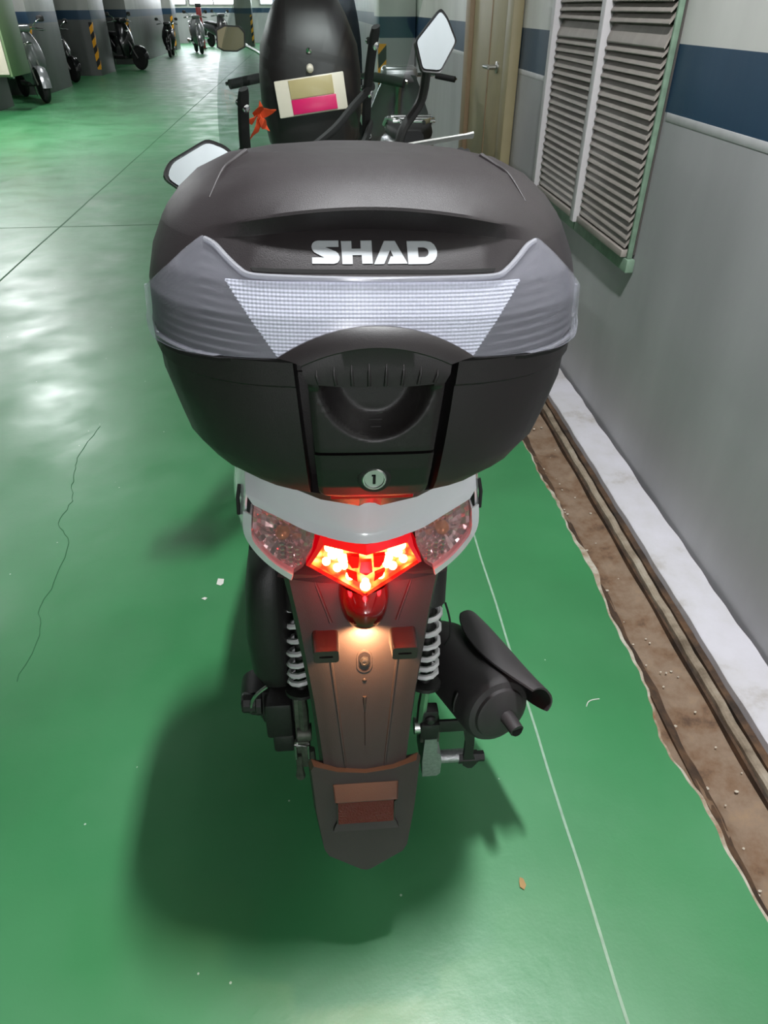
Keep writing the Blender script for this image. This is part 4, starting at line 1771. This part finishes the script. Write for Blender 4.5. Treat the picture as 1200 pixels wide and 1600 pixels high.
# ---- rack, seat, body forward (mostly hidden behind the case)
bm = NB()
for s in (-1, 1):
    tube(bm, curve([(s * .085, .68, .852), (s * .09, .80, .852), (s * .085, .98, .836), (s * .07, 1.05, .82)], 4), .010, 8)
tube(bm, [(-.085, .70, .851), (.085, .70, .851)], .009, 8)
tube(bm, [(-.09, .88, .846), (.09, .88, .846)], .009, 8)
put('rear_rack', bm, M['engine'], sc)
bm = NB()
rows = []
for y, w, z in [(.72, .05, .838), (.76, .10, .842), (.90, .13, .850), (1.0, .14, .845), (1.08, .13, .82), (1.2, .12, .800), (1.34, .095, .792), (1.42, .06, .785)]:
    rows.append([Vector((w * math.copysign(abs(math.cos(a)) ** .6, math.cos(a)), y, z - .03 + .035 * math.copysign(abs(math.sin(a)) ** .6, math.sin(a)) * .9)) for a in [2 * PI * k / 20 for k in range(20)]])
grid(bm, rows, True, True, True)
put('seat', bm, M['seat'], sc)
bm = NB()
rows = []
for y, w, z0_, z1_ in [(1.30, .13, .24, .78), (1.37, .15, .24, .70), (1.42, .16, .24, .36), (1.52, .17, .25, .30), (1.66, .17, .26, .31), (1.74, .18, .26, .45)]:
    rows.append([Vector((-w, y, z0_)), Vector((w, y, z0_)), Vector((w, y, z1_)), Vector((-w, y, z1_))])
grid(bm, rows, True, True, True)
put('floorboard', bm, M['seat'], sc)
bm = NB()
o = []
for z, w, y, d in [(.26, .15, 1.74, .03), (.45, .19, 1.76, .05), (.62, .215, 1.74, .07), (.78, .20, 1.68, .09), (.86, .15, 1.655, .09)]:
    o.append([Vector((w * t, y + d * (1 - t * t), z)) for t in [-1 + i / 8 for i in range(17)]])
i_ = [[p + Vector((0, -.05 if 0 < a < 16 else -.02, 0)) for a, p in enumerate(r)] for r in o]
shell(bm, o, i_)
put('leg_shield', bm, M['white'], sc)

# ---- steered assembly, bars turned to the left
HP = Vector((0, 1.60, .950))
RK, TH = math.radians(26), math.radians(38)
av = Vector((0, -math.sin(RK), math.cos(RK)))
fv = Vector((0, math.cos(RK), math.sin(RK)))
rv = Vector((1, 0, 0))
r2 = rv * math.cos(TH) + av.cross(rv) * math.sin(TH)
f2 = fv * math.cos(TH) + av.cross(fv) * math.sin(TH)
SM = Matrix((r2, f2, av)).transposed().to_4x4()
SM.translation = HP


def sput(name, bm, m, parent=sc, angle=38):
    bm.transform(SM)
    return put(name, bm, m, parent, angle)


bm = NB()
tube(bm, curve([(-.33, -.055, .005), (-.18, -.02, .01), (-.08, 0, -.005), (.08, 0, -.005), (.18, -.02, .01), (.33, -.055, .005)], 5), .0115, 10)
hb = sput('handlebar', bm, M['engine'])
for s in (-1, 1):
    bm = NB()
    lathe(bm, [(.0165, 0), (.0175, .01), (.0165, .02), (.0165, .10), (.0185, .108), (.0185, .112), (.012, .116), (.012, .128)], (s * .225, -.032, .0085), (s * .98, -.2, 0), 14)
    sput('grip', bm, M['rubber'], hb)
    bm = NB()
    tube(bm, curve([(s * .16, .02, .01), (s * .22, .055, .008), (s * .32, .04, -.004), (s * .435, .005, -.012)], 4), [.008] * 9 + [.007, .007, .007, .009], 8, .6)
    sput('brake_lever', bm, M['steel'], hb)['label'] = 'silver brake lever'
    bm = NB()
    add_box(bm, (s * .165, -.01, .022), (.055, .05, .045), .012, 3)
    sput('switch_block', bm, M['engine'], hb)
bm = NB()
rows = []
for z, w, y0, y1 in [(-.10, .07, -.05, .10), (-.05, .12, -.06, .13), (0, .155, -.05, .14), (.03, .13, -.03, .13), (.045, .08, 0, .10)]:
    rows.append([Vector((w * math.copysign(abs(math.cos(a)) ** .7, math.cos(a)), (y0 + y1) / 2 + (y1 - y0) / 2 * math.sin(a), z)) for a in [2 * PI * k / 24 for k in range(24)]])
grid(bm, rows, True, True, True)
sput('bar_cover', bm, M['grey_body'])
# mirrors
def rounded(P, r):
    out = []
    n = len(P)
    for i in range(n):
        a, b, c = Vector(P[i - 1]), Vector(P[i]), Vector(P[(i + 1) % n])
        p, q = b + (a - b).normalized() * r, b + (c - b).normalized() * r
        for t in (0, .33, .67, 1):
            m = (p * (1 - t) ** 2) + b * (2 * t * (1 - t)) + q * t * t
            out.append((m.x, m.y))
    return out


MGR = [(a * .90, b * .72) for a, b in rounded([(.0140, .069), (.0270, .050), (.0445, -.002), (.006, -.065), (-.034, -.058), (-.0440, .006)], .008)]
MGL = [(a * 1.12, b * 1.25) for a, b in rounded([(-.060, .018), (-.044, .032), (.022, .042), (.046, .026), (.058, -.004), (.034, -.044), (-.010, -.040)], .009)]


def mirror(s):
    C = Vector((.245, -.01, .262)) if s > 0 else Vector((-.303, -.01, .205))
    n = (SM.to_3x3().inverted() @ MNORM[s]).normalized()
    yy = -n
    xx = yy.cross(Vector((0, 0, 1))).normalized()
    zz_ = xx.cross(yy)
    T = Matrix.Translation(C) @ Matrix((xx, yy, zz_)).transposed().to_4x4()
    pts = MGR if s > 0 else MGL
    bm = NB()
    big = [(a * 1.10, b * 1.12) for a, b in pts]
    B0 = [T @ Vector((a, 0, b)) for a, b in big]
    B1 = [T @ Vector((a, .012, b)) for a, b in big]
    B2 = [T @ Vector((a * .7, .034, b * .65)) for a, b in big]
    Bi = [T @ Vector((a * .97, .004, b * .97)) for a, b in pts]
    grid(bm, [Bi, B0, B1, B2], True, True, True)
    hd = sput('mirror', bm, M['engine'], sc, 30)
    bm = NB()
    poly_solid(bm, [pts], lambda a, b: T @ Vector((a, -.0005, b)), lambda a, b: T @ Vector((a, .003, b)))
    sput('mirror_glass', bm, M['mirror'], hd)
    bm = NB()
    tube(bm, curve([(s * .17, .0, .03), (s * .195, .01, .09), (s * .25, .015, .14), C + Vector((0, .02, -.01))], 5), .010, 8)
    sput('mirror_stem', bm, M['engine'], hd)


MNORM = {-1: Vector((.375, -.857, .347)), 1: Vector((.165, -.97, .187))}
for s in (-1, 1):
    mirror(s)

# windshield
bm = NB()
o, i_ = [], []
for k in range(17):
    t = k / 16
    z = lerp(.03, .62, t)
    w = .235 * (1 - .42 * abs(2 * (t - .40)) ** 2.6) * (1 if t > .06 else .86)
    y = .115 + .03 * (1 - t) - .10 * t * t
    ro = [Vector((w * q, y - .075 * q * q, z)) for q in [-1 + j / 10 for j in range(21)]]
    o.append(ro)
    i_.append([p + Vector((0, -.003, 0)) for p in ro])
shell(bm, o, i_)
ws = sput('windshield', bm, M['shield'])
ws['label'] = 'clear acrylic windshield'
# struts with screws, and curved cross stays
for s in (-1, 1):
    bm = NB()
    ps = [(.132, .045, .300), (.138, .062, .22), (.146, .075, .14), (.154, .080, .06), (.158, .070, -.02)] if s > 0 else \
        [(-.175, .045, .290), (-.172, .062, .21), (-.166, .075, .13), (-.156, .080, .05), (-.146, .070, -.02)]
    tube(bm, curve(ps, 4), [.010] + [.0125] * 15 + [.010], 8, .5)
    st = sput('windshield_strut', bm, M['rubber'])
    for k in (0.5, 1.9):
        p = curve(ps, 4)[int(k * 4)]
        bm = NB()
        lathe(bm, [(.0075, 0), (.0075, -.003), (.004, -.006), (0, -.0065)], Vector(p) + Vector((0, -.0065, 0)), (0, 1, 0), 12)
        sput('screw', bm, M['chrome'], st)
        bm = NB()
        lathe(bm, [(.006, 0), (.006, .004), (0, .007)], Vector(p) + Vector((0, .012, 0)), (0, 1, 0), 10)
        sput('screw_nut', bm, M['chrome'], st)
    for k in (3.0, 3.4, 3.7):
        p = curve(ps, 4)[int(k * 4)]
        bm = NB()
        lathe(bm, [(.0065, 0), (.0065, -.003), (.004, -.006), (0, -.0065)], Vector(p) + Vector((0, -.0065, 0)), (0, 1, 0), 12)
        sput('screw', bm, M['chrome'], st)
for z, yb in ((.165, .03), (.085, .005)):
    bm = NB()
    tube(bm, curve([(-.155, .072, z - .045), (-.09, yb, z - .035), (0, yb - .01, z - .01), (.09, yb + .02, z), (.158, .072, z + .004)], 5), .0095, 8, .6)
    sput('windshield_stay', bm, M['rubber'])
# front wheel, fork, fender
FWC = (0, .075, -.765)
wheel('front_wheel', FWC, .262, .082, sc, (1, 0, 0), 5, SM)
bm = NB()
for s in (-1, 1):
    tube(bm, [(s * .06, .03, -.35), (s * .062, .06, -.60), (s * .062, .075, -.765)], .016, 10)
box2(bm, (-.075, .0, -.39), (.075, .06, -.34), .01)
tube(bm, [(0, 0, -.36), (0, 0, -.05)], .02, 10)
sput('front_fork', bm, M['engine'])
bm = NB()
o, i_ = [], []
for k in range(15):
    a = math.radians(lerp(-10, 165, k / 14))
    R = .285
    o.append([Vector((.062 * q, FWC[1] + (R - .02 * q * q) * math.cos(a), FWC[2] + (R - .02 * q * q) * math.sin(a))) for q in (-1, -.6, 0, .6, 1)])
    i_.append([Vector((p.x, FWC[1] + (p.y - FWC[1]) * .985, FWC[2] + (p.z - FWC[2]) * .985)) for p in o[-1]])
shell(bm, o, i_)
sput('front_fender', bm, M['white'])
# orange ribbon tied to the left of the screen
rib = random.Random(5)
bm = NB()
for k in range(5):
    a = k * 1.25 + .3
    c = Vector((-.130, .075, .205))
    d = Vector((math.cos(a), -.2, math.sin(a)))
    n = Vector((-math.sin(a), .3, math.cos(a)))
    L_ = rib.uniform(.025, .042)
    rows = [[c + d * L_ * t + n * (.009 * math.sin(PI * min(1, t + .12)) * q) + Vector((0, .006 * math.sin(5 * t + k), 0)) for q in (-1, 0, 1)] for t in (0, .25, .5, .75, 1)]
    shell(bm, rows, [[p + Vector((0, .0012, 0)) for p in r] for r in rows])
sput('orange_ribbon', bm, M['orange'])['label'] = 'orange ribbon'


# ================================================================== OTHER SCOOTERS
def parked_scooter(label, body, cat='scooter', name='scooter', mirrors=True, mglass='mirror', group=None, rack=None, screen=False):
    """facing +y, ground at z=0, rear wheel near y=0.3"""
    t = thing(name, label, cat, (0, .9, 0), None, (0, 0, 0), group)
    wheel('rear_wheel', (0, .32, .25), .25, .10, t)
    wheel('front_wheel', (0, 1.60, .25), .25, .10, t)
    bm = NB()
    rows = []
    for y, w, z0_, z1_ in [(.02, .06, .66, .74), (.10, .11, .56, .77), (.30, .15, .50, .78), (.55, .17, .42, .76), (.80, .15, .36, .70), (.92, .12, .30, .50)]:
        rows.append([Vector((w * math.copysign(abs(math.cos(a)) ** .6, math.cos(a)), y, (z0_ + z1_) / 2 + (z1_ - z0_) / 2 * math.copysign(abs(math.sin(a)) ** .6, math.sin(a)))) for a in [2 * PI * k / 20 for k in range(20)]])
    grid(bm, rows, True, True, True)
    put('rear_body', bm, body, t)
    bm = NB()
    rows = []
    for y, w, z in [(.06, .06, .80), (.16, .12, .82), (.40, .14, .82), (.52, .13, .79), (.75, .12, .78), (.90, .08, .76)]:
        rows.append([Vector((w * math.copysign(abs(math.cos(a)) ** .6, math.cos(a)), y, z - .03 + .04 * math.copysign(abs(math.sin(a)) ** .6, math.sin(a)))) for a in [2 * PI * k / 18 for k in range(18)]])
    grid(bm, rows, True, True, True)
    put('seat', bm, M['seat'], t)
    bm = NB()
    box2(bm, (-.07, -.005, .64), (.07, .05, .72), .012, 3)
    put('tail_light', bm, M['red_dark'], t)
    bm = NB()
    rows = [[Vector((w, y, z)) for w in (-.075, 0, .075)] for y, z in ((.05, .62), (0, .50), (-.06, .38), (-.08, .30))]
    shell(bm, rows, [[p + Vector((0, .01, .004)) for p in r] for r in rows])
    put('rear_fender', bm, M['engine'], t)
    bm = NB()
    box2(bm, (-.16, .85, .22), (.16, 1.28, .29), .02, 3)
    put('floorboard', bm, M['engine'], t)
    bm = NB()
    o = []
    for z, w, y, d in [(.24, .13, 1.24, .06), (.42, .20, 1.28, .10), (.60, .23, 1.26, .13), (.78, .20, 1.20, .15), (.92, .14, 1.14, .14), (1.0, .10, 1.10, .10)]:
        o.append([Vector((w * q, y + d * (1 - q * q), z)) for q in [-1 + i / 6 for i in range(13)]])
    shell(bm, o, [[p + Vector((0, -.06, 0)) for p in r] for r in o])
    ls = put('leg_shield', bm, body, t)
    bm = NB()
    rows = []
    for k in range(5):
        a = PI / 2 * k / 4
        rows.append([Vector((.085 * math.cos(a * .95) * math.cos(b), 1.30 + .045 * math.sin(a), .78 + .06 * math.cos(a * .95) * math.sin(b))) for b in [2 * PI * j / 16 for j in range(16)]])
    grid(bm, rows, True, True, True)
    put('headlight', bm, M['chrome'], ls)
    bm = NB()
    for s in (-1, 1):
        tube(bm, [(s * .06, 1.36, .60), (s * .065, 1.52, .35), (s * .065, 1.60, .25)], .018, 8)
    tube(bm, [(0, 1.34, .62), (0, 1.16, 1.0)], .025, 8)
    put('front_fork', bm, M['steel'], t)
    bm = NB()
    o = []
    for k in range(11):
        a = math.radians(lerp(-5, 165, k / 10))
        o.append([Vector((.07 * q, 1.60 + (.275 - .02 * q * q) * math.cos(a), .25 + (.275 - .02 * q * q) * math.sin(a))) for q in (-1, -.5, 0, .5, 1)])
    shell(bm, o, [[Vector((p.x, 1.60 + (p.y - 1.6) * .98, .25 + (p.z - .25) * .98)) for p in r] for r in o])
    put('front_fender', bm, body, t)
    bm = NB()
    tube(bm, curve([(-.34, 1.05, .98), (-.2, 1.12, 1.0), (0, 1.16, .99), (.2, 1.12, 1.0), (.34, 1.05, .98)], 5), .012, 8)
    hb = put('handlebar', bm, M['chrome'], t)
    for s in (-1, 1):
        bm = NB()
        tube(bm, [(s * .24, 1.10, .995), (s * .36, 1.04, .977)], .018, 10)
        put('grip', bm, M['rubber'], hb)
        bm = NB()
        tube(bm, curve([(s * .2, 1.15, .99), (s * .28, 1.155, .985), (s * .38, 1.10, .975)], 4), .007, 6)
        put('brake_lever', bm, M['chrome'], hb)
    bm = NB()
    add_box(bm, (0, 1.17, 1.0), (.24, .16, .10), .035, 4)
    put('bar_cover', bm, body, t)
    if mirrors:
        for s in ((-1, 1) if mirrors is True else mirrors):
            C = Vector((s * .34, 1.10, 1.13))
            bm = NB()
            pts = [(-.06, -.03), (-.055, .03), (-.02, .045), (.04, .042), (.06, .02), (.055, -.03), (.02, -.045), (-.035, -.043)]
            B0 = [C + Vector((a, 0, b)) for a, b in pts]
            grid(bm, [B0, [p + Vector((0, .012, 0)) for p in B0], [C + Vector((a * .6, .03, b * .6)) for a, b in pts]], True, True, True)
            mm = put('mirror', bm, M['engine'], t)
            bm = NB()
            poly_solid(bm, [[(a * .9, b * .88) for a, b in pts]], lambda a, b: C + Vector((a, -.003, b)), lambda a, b: C + Vector((a, .002, b)))
            put('mirror_glass', bm, M[mglass], mm)
            bm = NB()
            tube(bm, curve([(s * .18, 1.13, 1.0), (s * .22, 1.15, 1.07), C + Vector((0, .02, 0))], 4), .007, 6)
            put('mirror_stem', bm, M['chrome'], mm)
    bm = NB()
    lathe(bm, [(0, 0), (.055, .005), (.062, .02), (.062, .30), (.04, .36), (.02, .42)], (.17, .0, .34), (-.06, 1, -.1), 18)
    put('muffler', bm, M['chrome'], t)
    bm = NB()
    tube(bm, [(-.10, .62, .26), (-.14, .55, .05), (-.15, .53, .012)], .011, 8)
    put('side_stand', bm, M['steel'], t)
    if rack:
        bm = NB()
        for k, s in ((0, -1), (1, 1)):
            tube(bm, curve([(s * .05, -.02, .86), (s * .10, .06, .865), (s * .13, .25, .85), (s * .14, .42, .80)], 5), .012, 8)
        for y in (0.0, .1, .2):
            tube(bm, [(-.115, y + .02, .862), (.115, y + .02, .862)], .009, 8)
        put('rear_rack', bm, M[rack], t)
    if screen:
        bm = NB()
        o = []
        for k in range(9):
            q = k / 8
            w = .20 * (1 - .55 * q ** 2.5)
            o.append([Vector((w * h, 1.34 - .26 * q - .05 * h * h, lerp(.95, 1.42, q))) for h in [-1 + i / 6 for i in range(13)]])
        shell(bm, o, [[p + Vector((0, -.004, 0)) for p in r] for r in o])
        put('windshield', bm, M['smoke'], t)
    return t


def place(t, x, y, heading, sc_=1.0):
    t.location = (x, y, 0)
    t.rotation_euler = (0, 0, heading)
    t.scale = (sc_,) * 3


M['smoke'] = clear_mat('smoked screen', (40, 42, 46), .05, .05, (140, 144, 150))
fs = parked_scooter('dark grey scooter parked in line ahead, carrying a tall black case', M['grey_body'], mglass='brown_glass', screen=True, mirrors=(-1,))
place(fs, .03, 3.36, 0, 1.05)
ss = parked_scooter('silver scooter with chrome rear rack parked ahead beside the door', M['silver_body'], mirrors=False, rack='chrome')
place(ss, .55, 4.85, math.radians(-2), .95)

# tall black case of the scooter ahead
cs = thing('top_case', 'tall black top case with a pale, tan and pink panel on the dark scooter ahead', 'top case', (0, 2.62, .90), (.0, 2.66, .90))
bm = NB()
rows = []
for z, w, y0, y1 in [(.90, .125, 2.52, 2.86), (.93, .15, 2.48, 2.88), (1.02, .165, 2.465, 2.89), (1.12, .165, 2.47, 2.89), (1.20, .155, 2.485, 2.87), (1.28, .12, 2.52, 2.83), (1.33, .09, 2.56, 2.79), (1.345, .05, 2.6, 2.74)]:
    rows.append([Vector((w * math.copysign(abs(math.cos(a)) ** .5, math.cos(a)), (y0 + y1) / 2 + (y1 - y0) / 2 * math.copysign(abs(math.sin(a)) ** .5, math.sin(a)), z)) for a in [2 * PI * k / 32 for k in range(32)]])
grid(bm, rows, True, True, True)
put('shell', bm, M['case_dark'], cs, angle=35)
RT = Matrix.Translation((0, 2.455, 1.075)) @ Matrix.Rotation(math.radians(-7), 4, 'Y') @ Matrix.Rotation(math.radians(-8), 4, 'X')


def cpart(name, lo, hi, m, par, bev=.003):
    bm = NB()
    box2(bm, lo, hi, bev)
    bm.transform(RT)
    return put(name, bm, M[m], par)


pp = cpart('rear_panel', (-.108, -.004, -.050), (.108, .012, .050), 'pale', cs)
cpart('tan_insert', (-.064, -.008, -.004), (.072, .002, .046), 'tan', pp, .001)
cpart('pink_strip', (-.064, -.008, -.046), (.076, .002, -.006), 'pink', pp, .001)
bm = NB()
lathe(bm, [(.006, 0), (.011, -.004), (.011, -.016), (.006, -.022), (0, -.023)], (.0, 2.468, 1.148), (0, 1, .3), 12)
put('latch_button', bm, M['pale'], cs)
bm = NB()
lathe(bm, [(.008, 0), (.008, -.004), (0, -.006)], (.0, 2.48, 1.19), (0, 1, .3), 12)
put('screw', bm, M['chrome'], cs)

# scooters in the bays on the left
left = [
    ('silver fronted scooter in the nearest bay on the left, beside the cream cabinet', 'silver_body', -4.72, 14.15, -148, 1.0),
    ('small black scooter half hidden in the dark bay between the first two striped pillars', 'black_body', -5.35, 17.85, -135, .92),
    ('black scooter with white lamps before the second and third striped pillars', 'black_body', -4.75, 21.2, -125, 1.0),
    ('small dark scooter by the far pillar, left of the silver one', 'black_body', -4.3, 26.4, -176, .85),
    ('pale silver scooter at the far end next to the red post', 'silver_body', -3.7, 28.3, -165, 1.0),
    ('dark scooter at the far end right of the red post', 'grey_body', -3.35, 32.0, -140, 1.0),
]
proto = {}
for lab, bk, x, y, h, s_ in left:
    if bk not in proto:
        t = parked_scooter(lab, M[bk], group='scooters in the left bays', rack='chrome' if bk == 'silver_body' else None)
        proto[bk] = t
    else:
        t = copy_tree(proto[bk])
        t['label'] = lab
    place(t, x, y, math.radians(h), s_)

# ================================================================== SMALL THINGS
cb = thing('wall_cabinet', 'cream cabinet with green reflection painted on its side hung on the nearest left pillar', 'cabinet', (-4.53, 12.7, .46), None)
bm = NB()
box2(bm, (-4.748, 12.2, .46), (-4.30, 13.0, 1.85), .01)
put('body', bm, M['cabinet_reflection'], cb)
bm = NB()
box2(bm, (-4.73, 12.17, .49), (-4.33, 12.199, 1.82), .006)
put('door', bm, M['cabinet'], cb)
bm = NB()
lathe(bm, [(.02, 0), (.02, -.03), (0, -.032)], (-4.42, 12.17, .95), (0, 1, 0), 12)
put('knob', bm, M['steel'], cb)
rp = thing('post', 'tall narrow red post standing between the far scooters', 'post', (-3.9, 31.2, 0), None)
bm = NB()
box2(bm, (-3.99, 31.12, .02), (-3.81, 31.28, 1.25), .02)
put('post_body', bm, M['red_post'], rp)
bm = NB()
box2(bm, (-4.03, 31.08, 0.0), (-3.77, 31.32, .03), .008)
put('foot_plate', bm, M['engine'], rp)
bm = NB()
box2(bm, (-4.0, 31.11, 1.25), (-3.8, 31.29, 1.36), .02)
put('cap', bm, M['engine'], rp)


def scrap(name, label, cat, pts, m, z=.0012, curl=.0):
    bm = NB()
    cx = sum(p[0] for p in pts) / len(pts)
    f = lambda x, y: Vector((x, y, z + curl * abs(x - cx)))
    poly_solid(bm, [pts], f, lambda x, y: f(x, y) + Vector((0, 0, -.0008)))
    return tag(put(name, bm, m), label, cat)


scrap('paper_scrap', 'small square white paper scrap on the green floor left of the scooter', 'paper', [(-.337, 1.452), (-.326, 1.447), (-.318, 1.453), (-.318, 1.472), (-.335, 1.476)], M['paper'], curl=.15)
scrap('paper_scrap', 'tiny white paper chip left of the rear wheel, below the square scrap', 'paper', [(-.372, 1.398), (-.362, 1.392), (-.356, 1.399), (-.364, 1.404)], M['paper'], curl=.1)
scrap('dry_leaf', 'small curled tan leaf fragment on the floor right of the fender tip', 'leaf', [(.302, .574), (.309, .569), (.314, .576), (.312, .588), (.306, .592), (.303, .584)], M['leaf'], z=.002, curl=.4)
bm = NB()
tube(bm, curve([(.555, .955, .002), (.563, .966, .003), (.575, .972, .002), (.592, .973, .0025)], 5), .0011, 5)
tag(put('thread', bm, M['paper']), 'short white thread lying on the green floor by the gutter', 'thread')
